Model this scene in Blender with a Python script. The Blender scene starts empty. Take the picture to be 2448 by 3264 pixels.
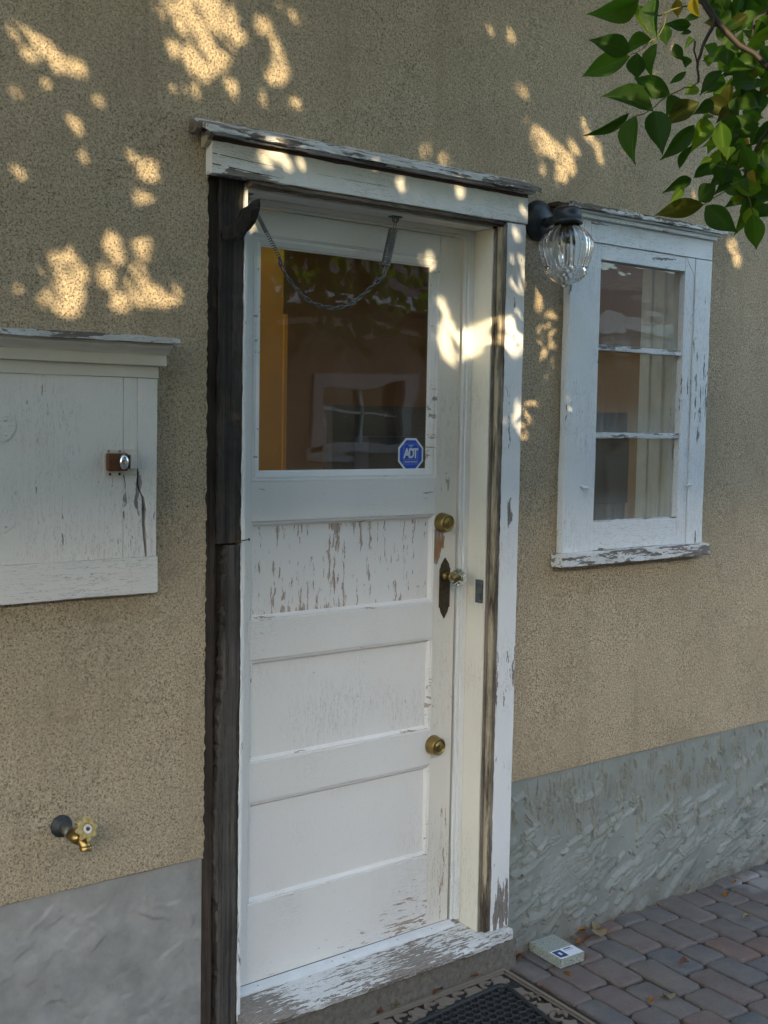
import bpy, bmesh, math, random
import numpy as np
from mathutils import Vector, Matrix
rnd = random.Random(11)
SC = bpy.context.scene
COL = SC.collection
PI = math.pi
# ---------------------------------------------------------------- camera, sky, sun, exposure
cd = bpy.data.cameras.new('camera'); cam = bpy.data.objects.new('camera', cd); COL.objects.link(cam)
CAM = Vector((-1.68491, -2.50000, 1.55847))
cam.location = CAM
cam.rotation_euler = (math.radians(85.7713), math.radians(-1.0220), math.radians(-39.1282))
cd.sensor_fit = 'VERTICAL'; cd.sensor_height = 36.0; cd.sensor_width = 27.0
cd.lens = 36.0 * 3900 / 3264
cd.clip_start = 0.05; cd.clip_end = 500
SC.camera = cam
EL, AZ = math.radians(15), math.radians(35)
SUNV = Vector((math.sin(AZ) * math.cos(EL), math.cos(AZ) * math.cos(EL), -math.sin(EL)))   # travel direction
world = bpy.data.worlds.new('World'); SC.world = world; world.use_nodes = True
wn = world.node_tree; sky = wn.nodes.new('ShaderNodeTexSky'); sky.sky_type = 'NISHITA'; sky.sun_disc = False
sky.sun_elevation = EL; sky.sun_rotation = math.radians(215); sky.air_density = 1.0; sky.dust_density = 1.3; sky.ozone_density = 1.0
wn.links.new(sky.outputs[0], wn.nodes['Background'].inputs[0]); wn.nodes['Background'].inputs[1].default_value = 0.15
sl = bpy.data.lights.new('sun', 'SUN'); sl.energy = 2.0; sl.angle = math.radians(0.62); sl.color = (1.0, 0.79, 0.48)
sun = bpy.data.objects.new('sun', sl); COL.objects.link(sun); sun.rotation_euler = SUNV.to_track_quat('-Z', 'Y').to_euler()
sun.location = (-3, -4, 6)
SC.view_settings.view_transform = 'Standard'; SC.view_settings.look = 'None'
SC.view_settings.gamma = 1.0; SC.view_settings.use_curve_mapping = False
SC.view_settings.exposure = 2.25
SC.cycles.max_bounces = 10; SC.cycles.transparent_max_bounces = 24; SC.cycles.transmission_bounces = 8
SC.cycles.caustics_refractive = False; SC.cycles.caustics_reflective = False
SC.cycles.sample_clamp_indirect = 6.0

# ---------------------------------------------------------------- node helpers
class NT:
    def __init__(s, name):
        s.m = bpy.data.materials.new(name); s.m.use_nodes = True
        s.t = s.m.node_tree; s.b = s.t.nodes['Principled BSDF']; s.out = s.t.nodes['Material Output']
    def n(s, typ, props=None, **ins):
        nd = s.t.nodes.new('ShaderNode' + typ)
        for k, v in (props or {}).items(): setattr(nd, k, v)
        for k, v in ins.items():
            key = int(k[1:]) if k[0] == 'i' and k[1:].isdigit() else k.replace('_', ' ')
            s.set(nd.inputs[key], v)
        return nd
    def set(s, sock, v):
        if isinstance(v, bpy.types.NodeSocket): s.t.links.new(v, sock)
        elif isinstance(v, bpy.types.Node): s.t.links.new(v.outputs[0], sock)
        else:
            if sock.type == 'RGBA' and len(v) == 3: v = (*v, 1)
            sock.default_value = v
    def math(s, op, a, b=None, c=None, clamp=False):
        nd = s.t.nodes.new('ShaderNodeMath'); nd.operation = op; nd.use_clamp = clamp
        for i, v in enumerate((a, b, c)):
            if v is not None: s.set(nd.inputs[i], v)
        return nd.outputs[0]
    def pos(s): return s.n('NewGeometry').outputs['Position']
    def scaled(s, v, sc, off=(0, 0, 0)):
        nd = s.n('VectorMath', {'operation': 'MULTIPLY_ADD'}); s.set(nd.inputs[0], v)
        nd.inputs[1].default_value = sc; nd.inputs[2].default_value = off
        return nd.outputs[0]
    def noise(s, v, scale=1.0, detail=3.0, rough=0.55, dist=0.0):
        return s.n('TexNoise', None, Vector=v, Scale=scale, Detail=detail, Roughness=rough, Distortion=dist).outputs['Fac']
    def ramp(s, v, a, b, lo=0.0, hi=1.0, smooth=False):
        nd = s.n('MapRange', {'clamp': True, 'interpolation_type': 'SMOOTHSTEP' if smooth else 'LINEAR'})
        for i, x in enumerate((v, a, b, lo, hi)): s.set(nd.inputs[i], x)
        return nd.outputs[0]
    def mix(s, f, a, b, mode='MIX'):
        nd = s.t.nodes.new('ShaderNodeMix'); nd.data_type = 'RGBA'; nd.blend_type = mode
        s.set(nd.inputs[0], f); s.set(nd.inputs[6], a); s.set(nd.inputs[7], b)
        return nd.outputs[2]
    def bump(s, h, strength=0.5, dist=0.002, normal=None):
        nd = s.n('Bump', None, Height=h, Strength=strength, Distance=dist)
        if normal is not None: s.set(nd.inputs['Normal'], normal)
        return nd.outputs[0]
    def fin(s, color=None, rough=None, metal=None, normal=None, **kw):
        if color is not None: s.set(s.b.inputs['Base Color'], color)
        if rough is not None: s.set(s.b.inputs['Roughness'], rough)
        if metal is not None: s.set(s.b.inputs['Metallic'], metal)
        if normal is not None: s.set(s.b.inputs['Normal'], normal)
        for k, v in kw.items(): s.set(s.b.inputs[k.replace('_', ' ')], v)
        return s.m

GR = {'x': (8, 70, 70), 'z': (70, 70, 8), 'y': (70, 8, 70)}
def paint(name, col=(.72, .72, .70), wood=(.28, .22, .18), thr=.66, grain='z', spots=(), crack=.60, scale=1.0, dirt=.25, rough=.55, patch=.16, zgrad=None, dirtcol=(.42,.36,.27), wood2=None):
    """old oil paint over wood: chips that show the wood, hairline cracks along the grain, dirt"""
    k = NT(name); P = k.pos()
    g = tuple(a * scale for a in GR[grain])
    wob = k.n('TexNoise', None, Vector=P, Scale=30.0, Detail=2.0).outputs['Color']
    wv = k.n('VectorMath', {'operation': 'MULTIPLY_ADD'}); k.set(wv.inputs[0], wob); wv.inputs[1].default_value = (.012, .012, .012); k.set(wv.inputs[2], P)
    PW = wv.outputs[0]
    n1 = k.noise(k.scaled(PW, g), 1.0, 4.0, .62)
    big = k.noise(P, 3.3, 2.0)
    v = k.math('MULTIPLY_ADD', k.math('SUBTRACT', big, .5), patch * 2.2, n1)
    for (cx, cz, rx, rz, st) in spots:
        sx = k.n('SeparateXYZ', None, Vector=PW)
        dx = k.math('DIVIDE', k.math('SUBTRACT', sx.outputs[0], cx), rx)
        dz = k.math('DIVIDE', k.math('SUBTRACT', sx.outputs[2], cz), rz)
        d = k.math('SQRT', k.math('ADD', k.math('MULTIPLY', dx, dx), k.math('MULTIPLY', dz, dz)))
        e = k.math('SUBTRACT', 1.0, d, clamp=True)
        v = k.math('MULTIPLY_ADD', e, st, v)
    if zgrad:                                   # more wear towards one height (splash zone)
        z0, z1, am = zgrad
        sz = k.n('SeparateXYZ', None, Vector=P).outputs[2]
        v = k.math('ADD', v, k.ramp(sz, z0, z1, am, 0.0))
    chip = k.ramp(v, thr, thr + .018)
    edge = k.ramp(v, thr - .02, thr)
    n2 = k.noise(k.scaled(PW, tuple(a * (2.6 if a > 20 else 1.2) for a in g)), 1.0, 3.0, .6)
    line = k.math('MULTIPLY', k.ramp(k.math('ABSOLUTE', k.math('SUBTRACT', n2, .5)), .0, .016, 1.0, 0.0), k.ramp(big, crack - .14, crack + .04))
    wn_ = k.noise(k.scaled(P, tuple(a * 3 for a in g)), 1.0, 3.0)
    wc = k.mix(k.ramp(wn_, .3, .7), tuple(c * .55 for c in wood), tuple(min(1, c * 1.25) for c in wood))
    if wood2: wc = k.mix(k.ramp(k.noise(P, 9.0), .45, .6), wc, wood2)
    d = k.noise(k.scaled(P, (4, 4, 2.5)), 1.0, 5.0, .65)
    pc = k.mix(k.math('MULTIPLY', k.ramp(d, .5, .78), dirt), col, dirtcol)
    fine = k.noise(P, 160.0, 2.0)
    pc = k.mix(k.ramp(fine, .58, .75, 0, .12), pc, dirtcol)
    c = k.mix(k.math('MULTIPLY', line, .7), pc, tuple(x * .6 for x in wood))
    c = k.mix(chip, c, wc)
    grain_n = k.noise(k.scaled(P, tuple(a * 2.5 for a in g)), 1.0, 2.0)
    h = k.math('SUBTRACT', k.math('MULTIPLY_ADD', grain_n, .18, k.math('MULTIPLY', edge, .25)), k.math('MULTIPLY_ADD', chip, 1.1, k.math('MULTIPLY', line, .5)))
    return k.fin(c, k.ramp(chip, 0, 1, rough, .9), 0.0, k.bump(h, .55, .0014))

def wood(name, c0, c1, grain='z', rough=.9, mold=None, strength=.8):
    k = NT(name); P = k.pos(); g = GR[grain]
    n = k.noise(k.scaled(P, tuple(a * 1.3 for a in g)), 1.0, 5.0, .65, .4)
    c = k.mix(k.ramp(n, .3, .7), c0, c1)
    b = k.noise(P, 7.0, 4.0, .65)
    c = k.mix(k.ramp(b, .45, .75, 0, .7), c, tuple(x * .45 for x in c0))
    if mold: c = k.mix(k.ramp(k.noise(k.scaled(P, tuple(a * .35 for a in g)), 1.0, 5.0, .7), .5, .62), c, mold)
    n3 = k.noise(k.scaled(P, tuple(a * 3.2 for a in g)), 1.0, 3.0)
    return k.fin(c, rough, 0.0, k.bump(k.math('MULTIPLY_ADD', n, 1.6, n3), strength, .002))

def plain(name, c, rough=.5, metal=0.0, var=.15, nscale=60.0, bumpst=.15, c2=None, **kw):
    k = NT(name); P = k.pos(); n = k.noise(P, nscale, 4.0, .6)
    cc = k.mix(k.ramp(n, .35, .7), tuple(x * (1 - var) for x in c), c2 or tuple(min(1, x * (1 + var)) for x in c))
    return k.fin(cc, rough, metal, k.bump(n, bumpst, .0008), **kw)

def m_stucco(name, ca, cb, scale=1.0, stain=(.20, .16, .10)):
    k = NT(name); P = k.pos()
    n = k.noise(P, 125.0 * scale, 5.0, .78, .4)
    n2 = k.noise(P, 300.0 * scale, 2.0, .6)
    pit = k.ramp(k.noise(P, 215.0 * scale, 2.0, .5), .35, .47)
    zone = k.ramp(k.noise(k.scaled(P, (3.1, 3.1, 2.2)), 1.0, 4.0, .6), .35, .7)     # trowel batches: coarser and finer areas
    c = k.mix(k.ramp(n, .38, .62), ca, cb)
    c = k.mix(k.ramp(n2, .55, .68, 0, .7), c, (.78, .70, .54))
    c = k.mix(k.math('MULTIPLY', k.math('SUBTRACT', 1.0, pit), k.ramp(zone, 0, 1, .62, .95)), c, tuple(x * .40 for x in ca))
    big = k.noise(k.scaled(P, (2.0, 2.0, 1.3)), 1.0, 6.0, .68)
    c = k.mix(k.ramp(big, .45, .70, 0, .42), c, stain)
    run = k.noise(k.scaled(P, (16, 16, .7)), 1.0, 4.0, .65)                          # faint water runs
    c = k.mix(k.ramp(run, .56, .74, 0, .30), c, stain)
    mid = k.noise(P, 16.0, 4.0, .65)
    c = k.mix(k.ramp(mid, .52, .74, 0, .30), c, tuple(x * .62 for x in ca))
    v = k.n('TexVoronoi', {'feature': 'DISTANCE_TO_EDGE'}, Vector=k.n('VectorMath', {'operation': 'ADD'}, i0=P, i1=k.n('TexNoise', None, Vector=P, Scale=6.0, Detail=4.0).outputs['Color']).outputs[0], Scale=1.3).outputs['Distance']
    crk = k.math('MULTIPLY', k.ramp(v, .0, .0022, 1, 0), k.ramp(k.noise(P, 1.7, 2.0), .52, .58))
    c = k.mix(k.math('MULTIPLY', crk, .7), c, tuple(x * .3 for x in ca))
    h = k.math('MULTIPLY_ADD', n2, .45, k.math('ADD', k.math('MULTIPLY', n, k.ramp(zone, 0, 1, .8, 1.2)), k.math('MULTIPLY', pit, .4)))
    return k.fin(c, .95, 0.0, k.bump(k.math('SUBTRACT', h, crk), .95, .006))

M = {}
M['stucco'] = m_stucco('stucco', (.43, .335, .212), (.70, .575, .395), stain=(.30, .232, .145))
M['stucco_neighbour'] = m_stucco('stucco_neighbour', (.26, .19, .12), (.36, .27, .17), .5)
def m_render(name, c0, c1, stain):
    k = NT(name); P = k.pos()
    n = k.noise(P, 6.0, 5.0, .65); n2 = k.noise(P, 70.0, 4.0, .7)
    c = k.mix(k.ramp(n, .35, .68), c0, c1)
    c = k.mix(k.ramp(n2, .62, .78, 0, .5), c, tuple(x * .5 for x in c0))
    c = k.mix(k.ramp(k.noise(P, 2.6, 4.0, .7), .5, .72, 0, .55), c, stain)
    z = k.n('SeparateXYZ', None, Vector=P).outputs[2]
    c = k.mix(k.math('MULTIPLY', k.ramp(z, -.03, .09, .75, 0), k.ramp(k.noise(P, 12.0, 3.0), .3, .6)), c, (.12, .10, .075))   # splashed soil
    return k.fin(c, .9, 0.0, k.bump(k.math('MULTIPLY_ADD', n2, .6, n), .35, .002))
M['render'] = m_render('render', (.215, .235, .218), (.275, .295, .272), (.215, .226, .203))
M['render_smooth'] = m_render('render_smooth', (.24, .235, .222), (.40, .388, .362), (.20, .19, .168))
WOOD = (.44, .36, .295)
M['door_paint'] = paint('door_paint', (.755, .745, .71), WOOD, .755, 'z', [(.615, 1.36, .03, .06, .2), (.63, 1.23, .03, .07, .32), (.645, 1.19, .025, .05, .3), (.62, .95, .03, .12, .12)], scale=.8, zgrad=(.1, .35, .14), dirt=.12)
M['door_stile'] = paint('door_stile', (.72, .70, .64), WOOD, .72, 'z', [(.622, 1.222, .048, .062, .62), (.628, 1.19, .02, .05, .4), (.66, 1.40, .03, .09, .14), (.64, .985, .03, .05, .2), (.68, .3, .03, .4, .12)], scale=.8, dirt=.18, wood2=(.32, .17, .085))
M['door_rail'] = paint('door_rail', (.755, .745, .715), WOOD, .755, 'x', [(.60, 1.365, .09, .035, .24), (.03, 1.375, .06, .02, .22)], scale=1.5, zgrad=(.08, .34, .16), dirt=.10)
M['door_panel_worn'] = paint('door_panel_worn', (.765, .755, .73), (.46,.38,.315), .60, 'z', [(.27, 1.22, .04, .13, .14), (.2, 1.05, .3, .04, .12), (.3, 1.29, .3, .03, .08)], scale=1.5, dirt=.06, patch=.08)
M['door_panel'] = paint('door_panel', (.77, .76, .735), WOOD, .735, 'z', scale=.9, dirt=.08)
M['door_mould'] = paint('door_mould', (.76, .755, .73), WOOD, .64, 'x', scale=.9, dirt=.2)
M['jamb_paint'] = paint('jamb_paint', (.72, .695, .60), (.3, .24, .16), .84, 'z', dirt=.3, dirtcol=(.5, .42, .25), patch=.05)
M['jamb_paint_x'] = paint('jamb_paint_x', (.72, .70, .63), (.3, .24, .16), .84, 'x', dirt=.3, dirtcol=(.5, .42, .25), patch=.05)
M['stop_paint'] = paint('stop_paint', (.72, .74, .74), WOOD, .9, 'z', dirt=.1, patch=.03)
M['casing_paint'] = paint('casing_paint', (.76, .775, .78), (.24, .21, .185), .665, 'z', [(.80, 1.31, .018, .055, .3), (.79, .14, .06, .14, .18)], zgrad=(.05, .45, .10), dirt=.08)
M['head_paint'] = paint('head_paint', (.74, .72, .67), (.23, .20, .17), .69, 'x', [(-.1, 2.13, .2, .02, .3)], dirt=.25, crack=.45)
M['window_paint'] = paint('window_paint', (.76, .785, .80), (.24, .22, .20), .66, 'z', dirt=.08, crack=.42)
M['window_paint_x'] = paint('window_paint_x', (.76, .785, .80), (.24, .22, .20), .66, 'x', dirt=.08, crack=.42)
M['peeling_x'] = paint('peeling_x', (.72, .73, .73), (.22, .20, .18), .55, 'x', dirt=.2, crack=.4)
M['cap_wood'] = paint('cap_wood', (.66, .66, .64), (.20, .175, .15), .50, 'x', dirt=.4, crack=.4)
M['sill_paint'] = paint('sill_paint', (.70, .71, .70), (.27, .235, .205), .57, 'x', [(-.05, .08, .16, .05, .3), (.5, .075, .4, .02, .15)], dirt=.35, crack=.3, scale=2.1)
M['hatch_paint'] = paint('hatch_paint', (.74, .715, .66), (.26, .235, .215), .675, 'z', [(-.375, 1.36, .06, .16, .15)], dirt=.12, crack=.56, scale=.9)
M['hatch_paint_x'] = paint('hatch_paint_x', (.73, .71, .66), (.26, .235, .215), .68, 'x', dirt=.12, crack=.52, scale=.8)
M['hatch_trim'] = paint('hatch_trim', (.69, .65, .56), (.26, .22, .19), .86, 'x', dirt=.25, patch=.04)
GR['f'] = (120, 120, 2.6)
M['stud'] = wood('stud', (.026, .021, .017), (.078, .064, .051), 'f', mold=(.016, .013, .011))
M['stud_low'] = wood('stud_low', (.036, .032, .028), (.115, .102, .089), 'f', mold=(.02, .017, .014))
M['stud_strip'] = wood('stud_strip', (.028, .021, .016), (.085, .06, .042), 'f')
M['mould_z'] = wood('mould_z', (.36, .31, .21), (.52, .46, .33), 'z', mold=(.055, .042, .03), strength=.5)
M['mould_x'] = wood('mould_x', (.16, .125, .095), (.24, .19, .14), 'x', mold=(.05, .04, .03))
M['lip_z'] = wood('lip_z', (.13, .105, .085), (.30, .26, .22), 'z', mold=(.06, .05, .04))
M['brown_x'] = wood('brown_x', (.06, .035, .025), (.13, .075, .05), 'x')
M['brass'] = plain('brass', (.50, .36, .13), .33, 1.0, .3, 90.0, .2, c2=(.30, .20, .07))
M['brass_dark'] = plain('brass_dark', (.075, .055, .032), .5, .55, .4, 70.0, .3)
M['steel'] = plain('steel', (.24, .25, .24), .42, .9, .2)
M['chain'] = plain('chain', (.15, .165, .165), .5, .6, .2)
M['rust'] = plain('rust', (.30, .13, .035), .8, .15, .5, 120.0, .5, c2=(.10, .04, .02))
M['chrome'] = plain('chrome', (.72, .74, .76), .12, 1.0, .05)
M['black_metal'] = plain('black_metal', (.022, .026, .031), .38, .0, .25, 90.0, .25)
M['tap_dark'] = plain('tap_dark', (.035, .04, .045), .6, .2, .3)
M['tap_grey'] = plain('tap_grey', (.16, .16, .14), .5, .6, .3)
M['tap_yellow'] = plain('tap_yellow', (.55, .34, .05), .5, 0, .35, 140.0, .3, c2=(.52, .45, .22))
M['white_plastic'] = plain('white_plastic', (.7, .72, .72), .4)
M['plate_grey'] = plain('plate_grey', (.13, .15, .15), .5, .5, .3)
M['strip_white'] = plain('strip_white', (.68, .71, .73), .45, 0, .06, 25.0, .1)
M['cream'] = plain('cream', (.78, .52, .15), .6)
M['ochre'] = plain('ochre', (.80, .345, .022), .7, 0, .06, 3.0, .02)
M['ochre_shaded'] = plain('ochre_shaded', (.36, .195, .075), .8, 0, .06, 3.0, .02)  # same ochre wall, the shade of the deeper room put into its colour
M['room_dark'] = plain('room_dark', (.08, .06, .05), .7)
M['room_floor'] = plain('room_floor', (.16, .09, .05), .5)
M['room_ceiling'] = plain('room_ceiling', (.6, .55, .45), .8)
M['cabinet'] = plain('cabinet', (.04, .045, .07), .5)
M['rubber'] = plain('rubber', (.018, .019, .021), .55, 0, .3, 80, .2)
M['mat_black'] = plain('mat_black', (.02, .02, .021), .8, 0, .4, 60, .4)
M['mat_tan'] = plain('mat_tan', (.26, .205, .15), .85, 0, .3, 45.0, .5, c2=(.20, .17, .14))
M['char_and_crack_shade'] = plain('char_and_crack_shade', (.016, .013, .011), .9, 0, .5, 60, .6)
M['bark'] = wood('bark', (.035, .025, .02), (.09, .065, .05), 'z')
M['twig'] = plain('twig', (.030, .021, .017), .7)
M['petiole'] = plain('petiole', (.09, .09, .022), .6)
M['sticker_blue'] = plain('sticker_blue', (.012, .085, .52), .35, 0, .03)
M['sticker_white'] = plain('sticker_white', (.66, .72, .74), .4, 0, .03)
M['label_white'] = plain('label_white', (.76, .78, .84), .5, 0, .03)
M['label_blue'] = plain('label_blue', (.025, .06, .17), .5, 0, .05)
M['label_grey'] = plain('label_grey', (.22, .24, .3), .5, 0, .05)
M['trim_white'] = plain('trim_white', (.70, .69, .68), .6)
M['dark_pane'] = plain('dark_pane', (.02, .02, .02), .1)
M['room_behind'] = M['room_dark']
def m_granite():
    k = NT('granite'); P = k.pos()
    n = k.noise(P, 260.0, 3.0, .7); n2 = k.noise(P, 120.0, 2.0)
    c = k.mix(k.ramp(n, .45, .55), (.23, .25, .21), (.42, .45, .40)); c = k.mix(k.ramp(n2, .60, .68), c, (.09, .10, .09))
    return k.fin(c, .4, 0, k.bump(n, .1, .0005))
M['granite'] = m_granite()
def m_paver():
    k = NT('paver'); P = k.pos(); r = k.n('ObjectInfo').outputs['Random']
    cr = k.n('ValToRGB', None, Fac=r); e = cr.color_ramp; e.interpolation = 'CONSTANT'
    cols = [(0, (.138, .104, .094)), (.22, (.118, .101, .094)), (.40, (.112, .108, .108)), (.58, (.155, .100, .083)), (.72, (.088, .096, .106)), (.82, (.126, .109, .10))]
    e.elements[0].color = (*cols[0][1], 1)
    for p_, c_ in cols[1:]:
        q = e.elements.new(p_); q.color = (*c_, 1)
    e.elements[-1].position = .999; e.elements[-1].color = (.10, .09, .088, 1)
    off = k.n('VectorMath', {'operation': 'MULTIPLY_ADD'}); k.set(off.inputs[0], P); off.inputs[1].default_value = (1, 1, 1); k.set(off.inputs[2], k.math('MULTIPLY', r, 17.0))
    n = k.noise(off.outputs[0], 18.0, 5.0, .65); n2 = k.noise(P, 170.0, 3.0, .7)
    c = k.mix(k.ramp(n, .35, .7, 0, .55), cr.outputs[0], (.175, .155, .145))
    c = k.mix(k.ramp(n2, .60, .75, 0, .7), c, (.27, .24, .21)); c = k.mix(k.ramp(k.noise(P, 5.0, 5.0, .7), .48, .7, 0, .5), c, (.20, .175, .145)); c = k.mix(k.ramp(n2, .25, .38, .6, 0), c, (.05, .045, .042))
    sep = k.n('SeparateXYZ', None, Vector=P)                       # a dried mortar smear on the far pavers
    dx = k.math('DIVIDE', k.math('SUBTRACT', sep.outputs[0], 2.02), .16); dy = k.math('DIVIDE', k.math('ADD', sep.outputs[1], .10), .10)
    d = k.math('SUBTRACT', 1.25, k.math('SQRT', k.math('ADD', k.math('MULTIPLY', dx, dx), k.math('MULTIPLY', dy, dy))), clamp=True)
    c = k.mix(k.math('MULTIPLY', k.ramp(k.math('MULTIPLY_ADD', k.noise(P, 22.0, 4.0), .9, d), .85, 1.25), .75), c, (.30, .29, .28))
    return k.fin(c, .85, 0, k.bump(k.math('MULTIPLY_ADD', n2, .5, k.math('MULTIPLY', n, 1.6)), .9, .004))
M['paver'] = m_paver()
def m_soil(name, a, b, sc=40.0):
    k = NT(name); P = k.pos(); n = k.noise(P, sc, 6.0, .7)
    return k.fin(k.mix(k.ramp(n, .35, .7), a, b), .95, 0, k.bump(n, .7, .006))
M['joint'] = m_soil('joint', (.030, .023, .018), (.085, .066, .05), 160)
M['trim_old'] = plain('trim_old', (.44, .42, .42), .7)
M['concrete'] = m_soil('concrete', (.11, .098, .082), (.22, .20, .172), 60)
M['yard'] = m_soil('yard', (.12, .115, .11), (.20, .195, .19), 8)
def m_leaf(name, c, back, tr=.35):
    k = NT(name); P = k.pos(); r = k.n('ObjectInfo').outputs['Random']
    n = k.noise(P, 60.0, 3.0); c1 = k.mix(k.ramp(n, .35, .7), tuple(x * .75 for x in c), c)
    c1 = k.mix(k.math('MULTIPLY', r, .35), c1, tuple(x * .55 for x in c))
    tc = k.n('TexCoord').outputs['Object']; sx = k.n('SeparateXYZ', None, Vector=tc)
    vein = k.ramp(k.math('ABSOLUTE', sx.outputs[0]), .0, .022, .55, 0)
    w = k.math('ABSOLUTE', k.math('SINE', k.math('MULTIPLY', k.math('SUBTRACT', sx.outputs[1], k.math('MULTIPLY', k.math('ABSOLUTE', sx.outputs[0]), .8)), 26.0)))
    vein = k.math('ADD', vein, k.ramp(w, 0, .12, .22, 0))
    c1 = k.mix(vein, c1, back)
    k.fin(c1, .58, 0, k.bump(vein, -.3, .001)); k.set(k.b.inputs['Specular IOR Level'], .22)
    t = k.n('BsdfTranslucent', None, Color=back); mx = k.n('MixShader', None, i0=tr)
    k.t.links.new(k.b.outputs[0], mx.inputs[1]); k.t.links.new(t.outputs[0], mx.inputs[2]); k.t.links.new(mx.outputs[0], k.out.inputs[0])
    return k.m
M['leaf0'] = m_leaf('leaf_dark', (.024, .055, .010), (.075, .20, .010), .36)
M['leaf1'] = m_leaf('leaf_mid', (.032, .070, .011), (.13, .30, .012), .42)
M['leaf2'] = m_leaf('leaf_sunlit', (.045, .09, .010), (.28, .48, .02), .5)  # backlit leaves: the sun shining through is put into the colour
M['leaf3'] = m_leaf('leaf_yellow', (.30, .22, .015), (.62, .45, .02), .45)
M['leaf4'] = m_leaf('leaf_olive', (.040, .046, .008), (.17, .19, .010), .36)
M['leaf5'] = m_leaf('leaf_orange', (.17, .12, .012), (.42, .28, .015), .4)
M['dry0'] = m_leaf('dry_orange', (.33, .13, .02), (.4, .2, .03), .2)
M['dry1'] = m_leaf('dry_brown', (.16, .06, .03), (.2, .09, .03), .15)
M['dry2'] = m_leaf('dry_tan', (.35, .27, .15), (.4, .3, .12), .2)
def m_pane(name, wav=.012, wscale=5.0, tint=(.93, .95, .93), haze=None, veil=0):
    """old rolled window glass: mirror reflection by Fresnel, wavy surface, otherwise clear"""
    k = NT(name); P = k.pos()
    n = k.noise(k.scaled(P, (wscale, wscale, wscale * 2.2)), 1.0, 1.5, .4)
    nb = k.bump(n, 1.0, wav)
    bf = k.n('NewGeometry').outputs['Backfacing']; fr = k.n('Fresnel', None, IOR=k.ramp(bf, 0, 1, 1.52, 1 / 1.52))   # thin plate: same Fresnel from both faces
    gl = k.n('BsdfGlossy', None, Color=(1, 1, 1), Roughness=0.0, Normal=nb)
    tr = k.n('BsdfTransparent', None, Color=tint)
    mx = k.n('MixShader', None, i0=fr.outputs[0]); k.t.links.new(tr.outputs[0], mx.inputs[1]); k.t.links.new(gl.outputs[0], mx.inputs[2])
    last = mx
    if veil:                                           # thin uneven dust and wiping smears
        sm = k.noise(k.scaled(P, (9, 9, 5)), 1.0, 6.0, .7, 1.2); sp = k.ramp(k.noise(P, 420.0, 2.0), .66, .72, 0, .25)
        f = k.math('ADD', k.ramp(sm, .3, .75, veil * .4, veil * 2.0), k.math('MULTIPLY', sp, k.ramp(sm, .45, .6)), clamp=True)
        df = k.n('BsdfDiffuse', None, Color=(.50, .45, .38))
        m2 = k.n('MixShader', None, i0=f); k.t.links.new(last.outputs[0], m2.inputs[1]); k.t.links.new(df.outputs[0], m2.inputs[2]); last = m2
    if haze:                                           # dust film, thicker along the lower edge of each pane
        z = k.n('SeparateXYZ', None, Vector=P).outputs[2]
        st = k.noise(k.scaled(P, (45, 45, 3)), 1.0, 4.0, .7)
        f = None
        for zb in haze:
            q = k.math('MULTIPLY', k.math('MULTIPLY', k.ramp(z, zb, zb + .10, .32, .0), k.ramp(st, .25, .8)), k.ramp(z, zb - .002, zb, 0, 1))
            f = q if f is None else k.math('ADD', f, q)
        f = k.math('ADD', f, k.ramp(st, .5, .85, .0, .06), clamp=True)
        df = k.n('BsdfDiffuse', None, Color=(.55, .57, .58))
        m2 = k.n('MixShader', None, i0=f); k.t.links.new(last.outputs[0], m2.inputs[1]); k.t.links.new(df.outputs[0], m2.inputs[2]); last = m2
    k.t.links.new(last.outputs[0], k.out.inputs[0]); return k.m
M['pane'] = m_pane('pane', .0014, 3.0, veil=.028)
M['pane_window'] = m_pane('pane_window', .0008, 7.0, haze=(1.265, 1.537, 1.80), veil=.06)
def m_glass(name, rough=0.0, col=(1, 1, 1), ior=1.45):
    k = NT(name); return k.fin(col, rough, 0, None, Transmission_Weight=1.0, IOR=ior)
M['glass'] = m_glass('glass', .09); M['knob_glass'] = m_glass('knob_glass', .02, (.93, .95, .80), 1.5)
def m_roof():
    k = NT('roof_shingle'); P = k.pos(); sp = k.n('SeparateXYZ', None, Vector=P)
    n = k.noise(P, 8.0, 4.0, .7); band = k.math('FRACT', k.math('MULTIPLY', sp.outputs[2], 9.0))
    c = k.mix(k.ramp(n, .35, .65), (.15, .085, .065), (.24, .145, .11)); c = k.mix(k.ramp(band, .0, .22, .8, 0), c, (.06, .035, .03))
    return k.fin(c, .9, 0, k.bump(n, .4, .01))
M['roof'] = m_roof()
M['roof_pale'] = plain('roof_pale', (.42, .31, .26), .9, 0, .2, 9.0, .2)

# ---------------------------------------------------------------- object helpers
def link(o, parent=None):
    COL.objects.link(o)
    if parent is not None:
        o.parent = parent
        w = Vector((0, 0, 0)); p = parent
        while p is not None: w += p.location; p = p.parent
        o.location = o.location - w
    return o
def tag(o, label=None, cat=None, group=None, kind=None):
    if label: o['label'] = label
    if cat: o['category'] = cat
    if group: o['group'] = group
    if kind: o['kind'] = kind
    return o
def thing(name, label, cat, loc=(0, 0, 0), group=None):
    o = bpy.data.objects.new(name, None); o.location = loc; o.empty_display_size = .05
    COL.objects.link(o); return tag(o, label, cat, group)
def obj(name, bm, mat, parent=None, smooth=False, **kw):
    me = bpy.data.meshes.new(name)
    if isinstance(bm, tuple): me.from_pydata(*([list(map(tuple, bm[0])), [], bm[1]])); me.update()
    else:
        bmesh.ops.recalc_face_normals(bm, faces=bm.faces[:]); bm.to_mesh(me); bm.free()
    for m_ in (mat if isinstance(mat, (list, tuple)) else [mat]): me.materials.append(M[m_])
    if smooth: me.shade_smooth()
    o = bpy.data.objects.new(name, me); link(o, parent)
    return tag(o, **kw)
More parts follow.
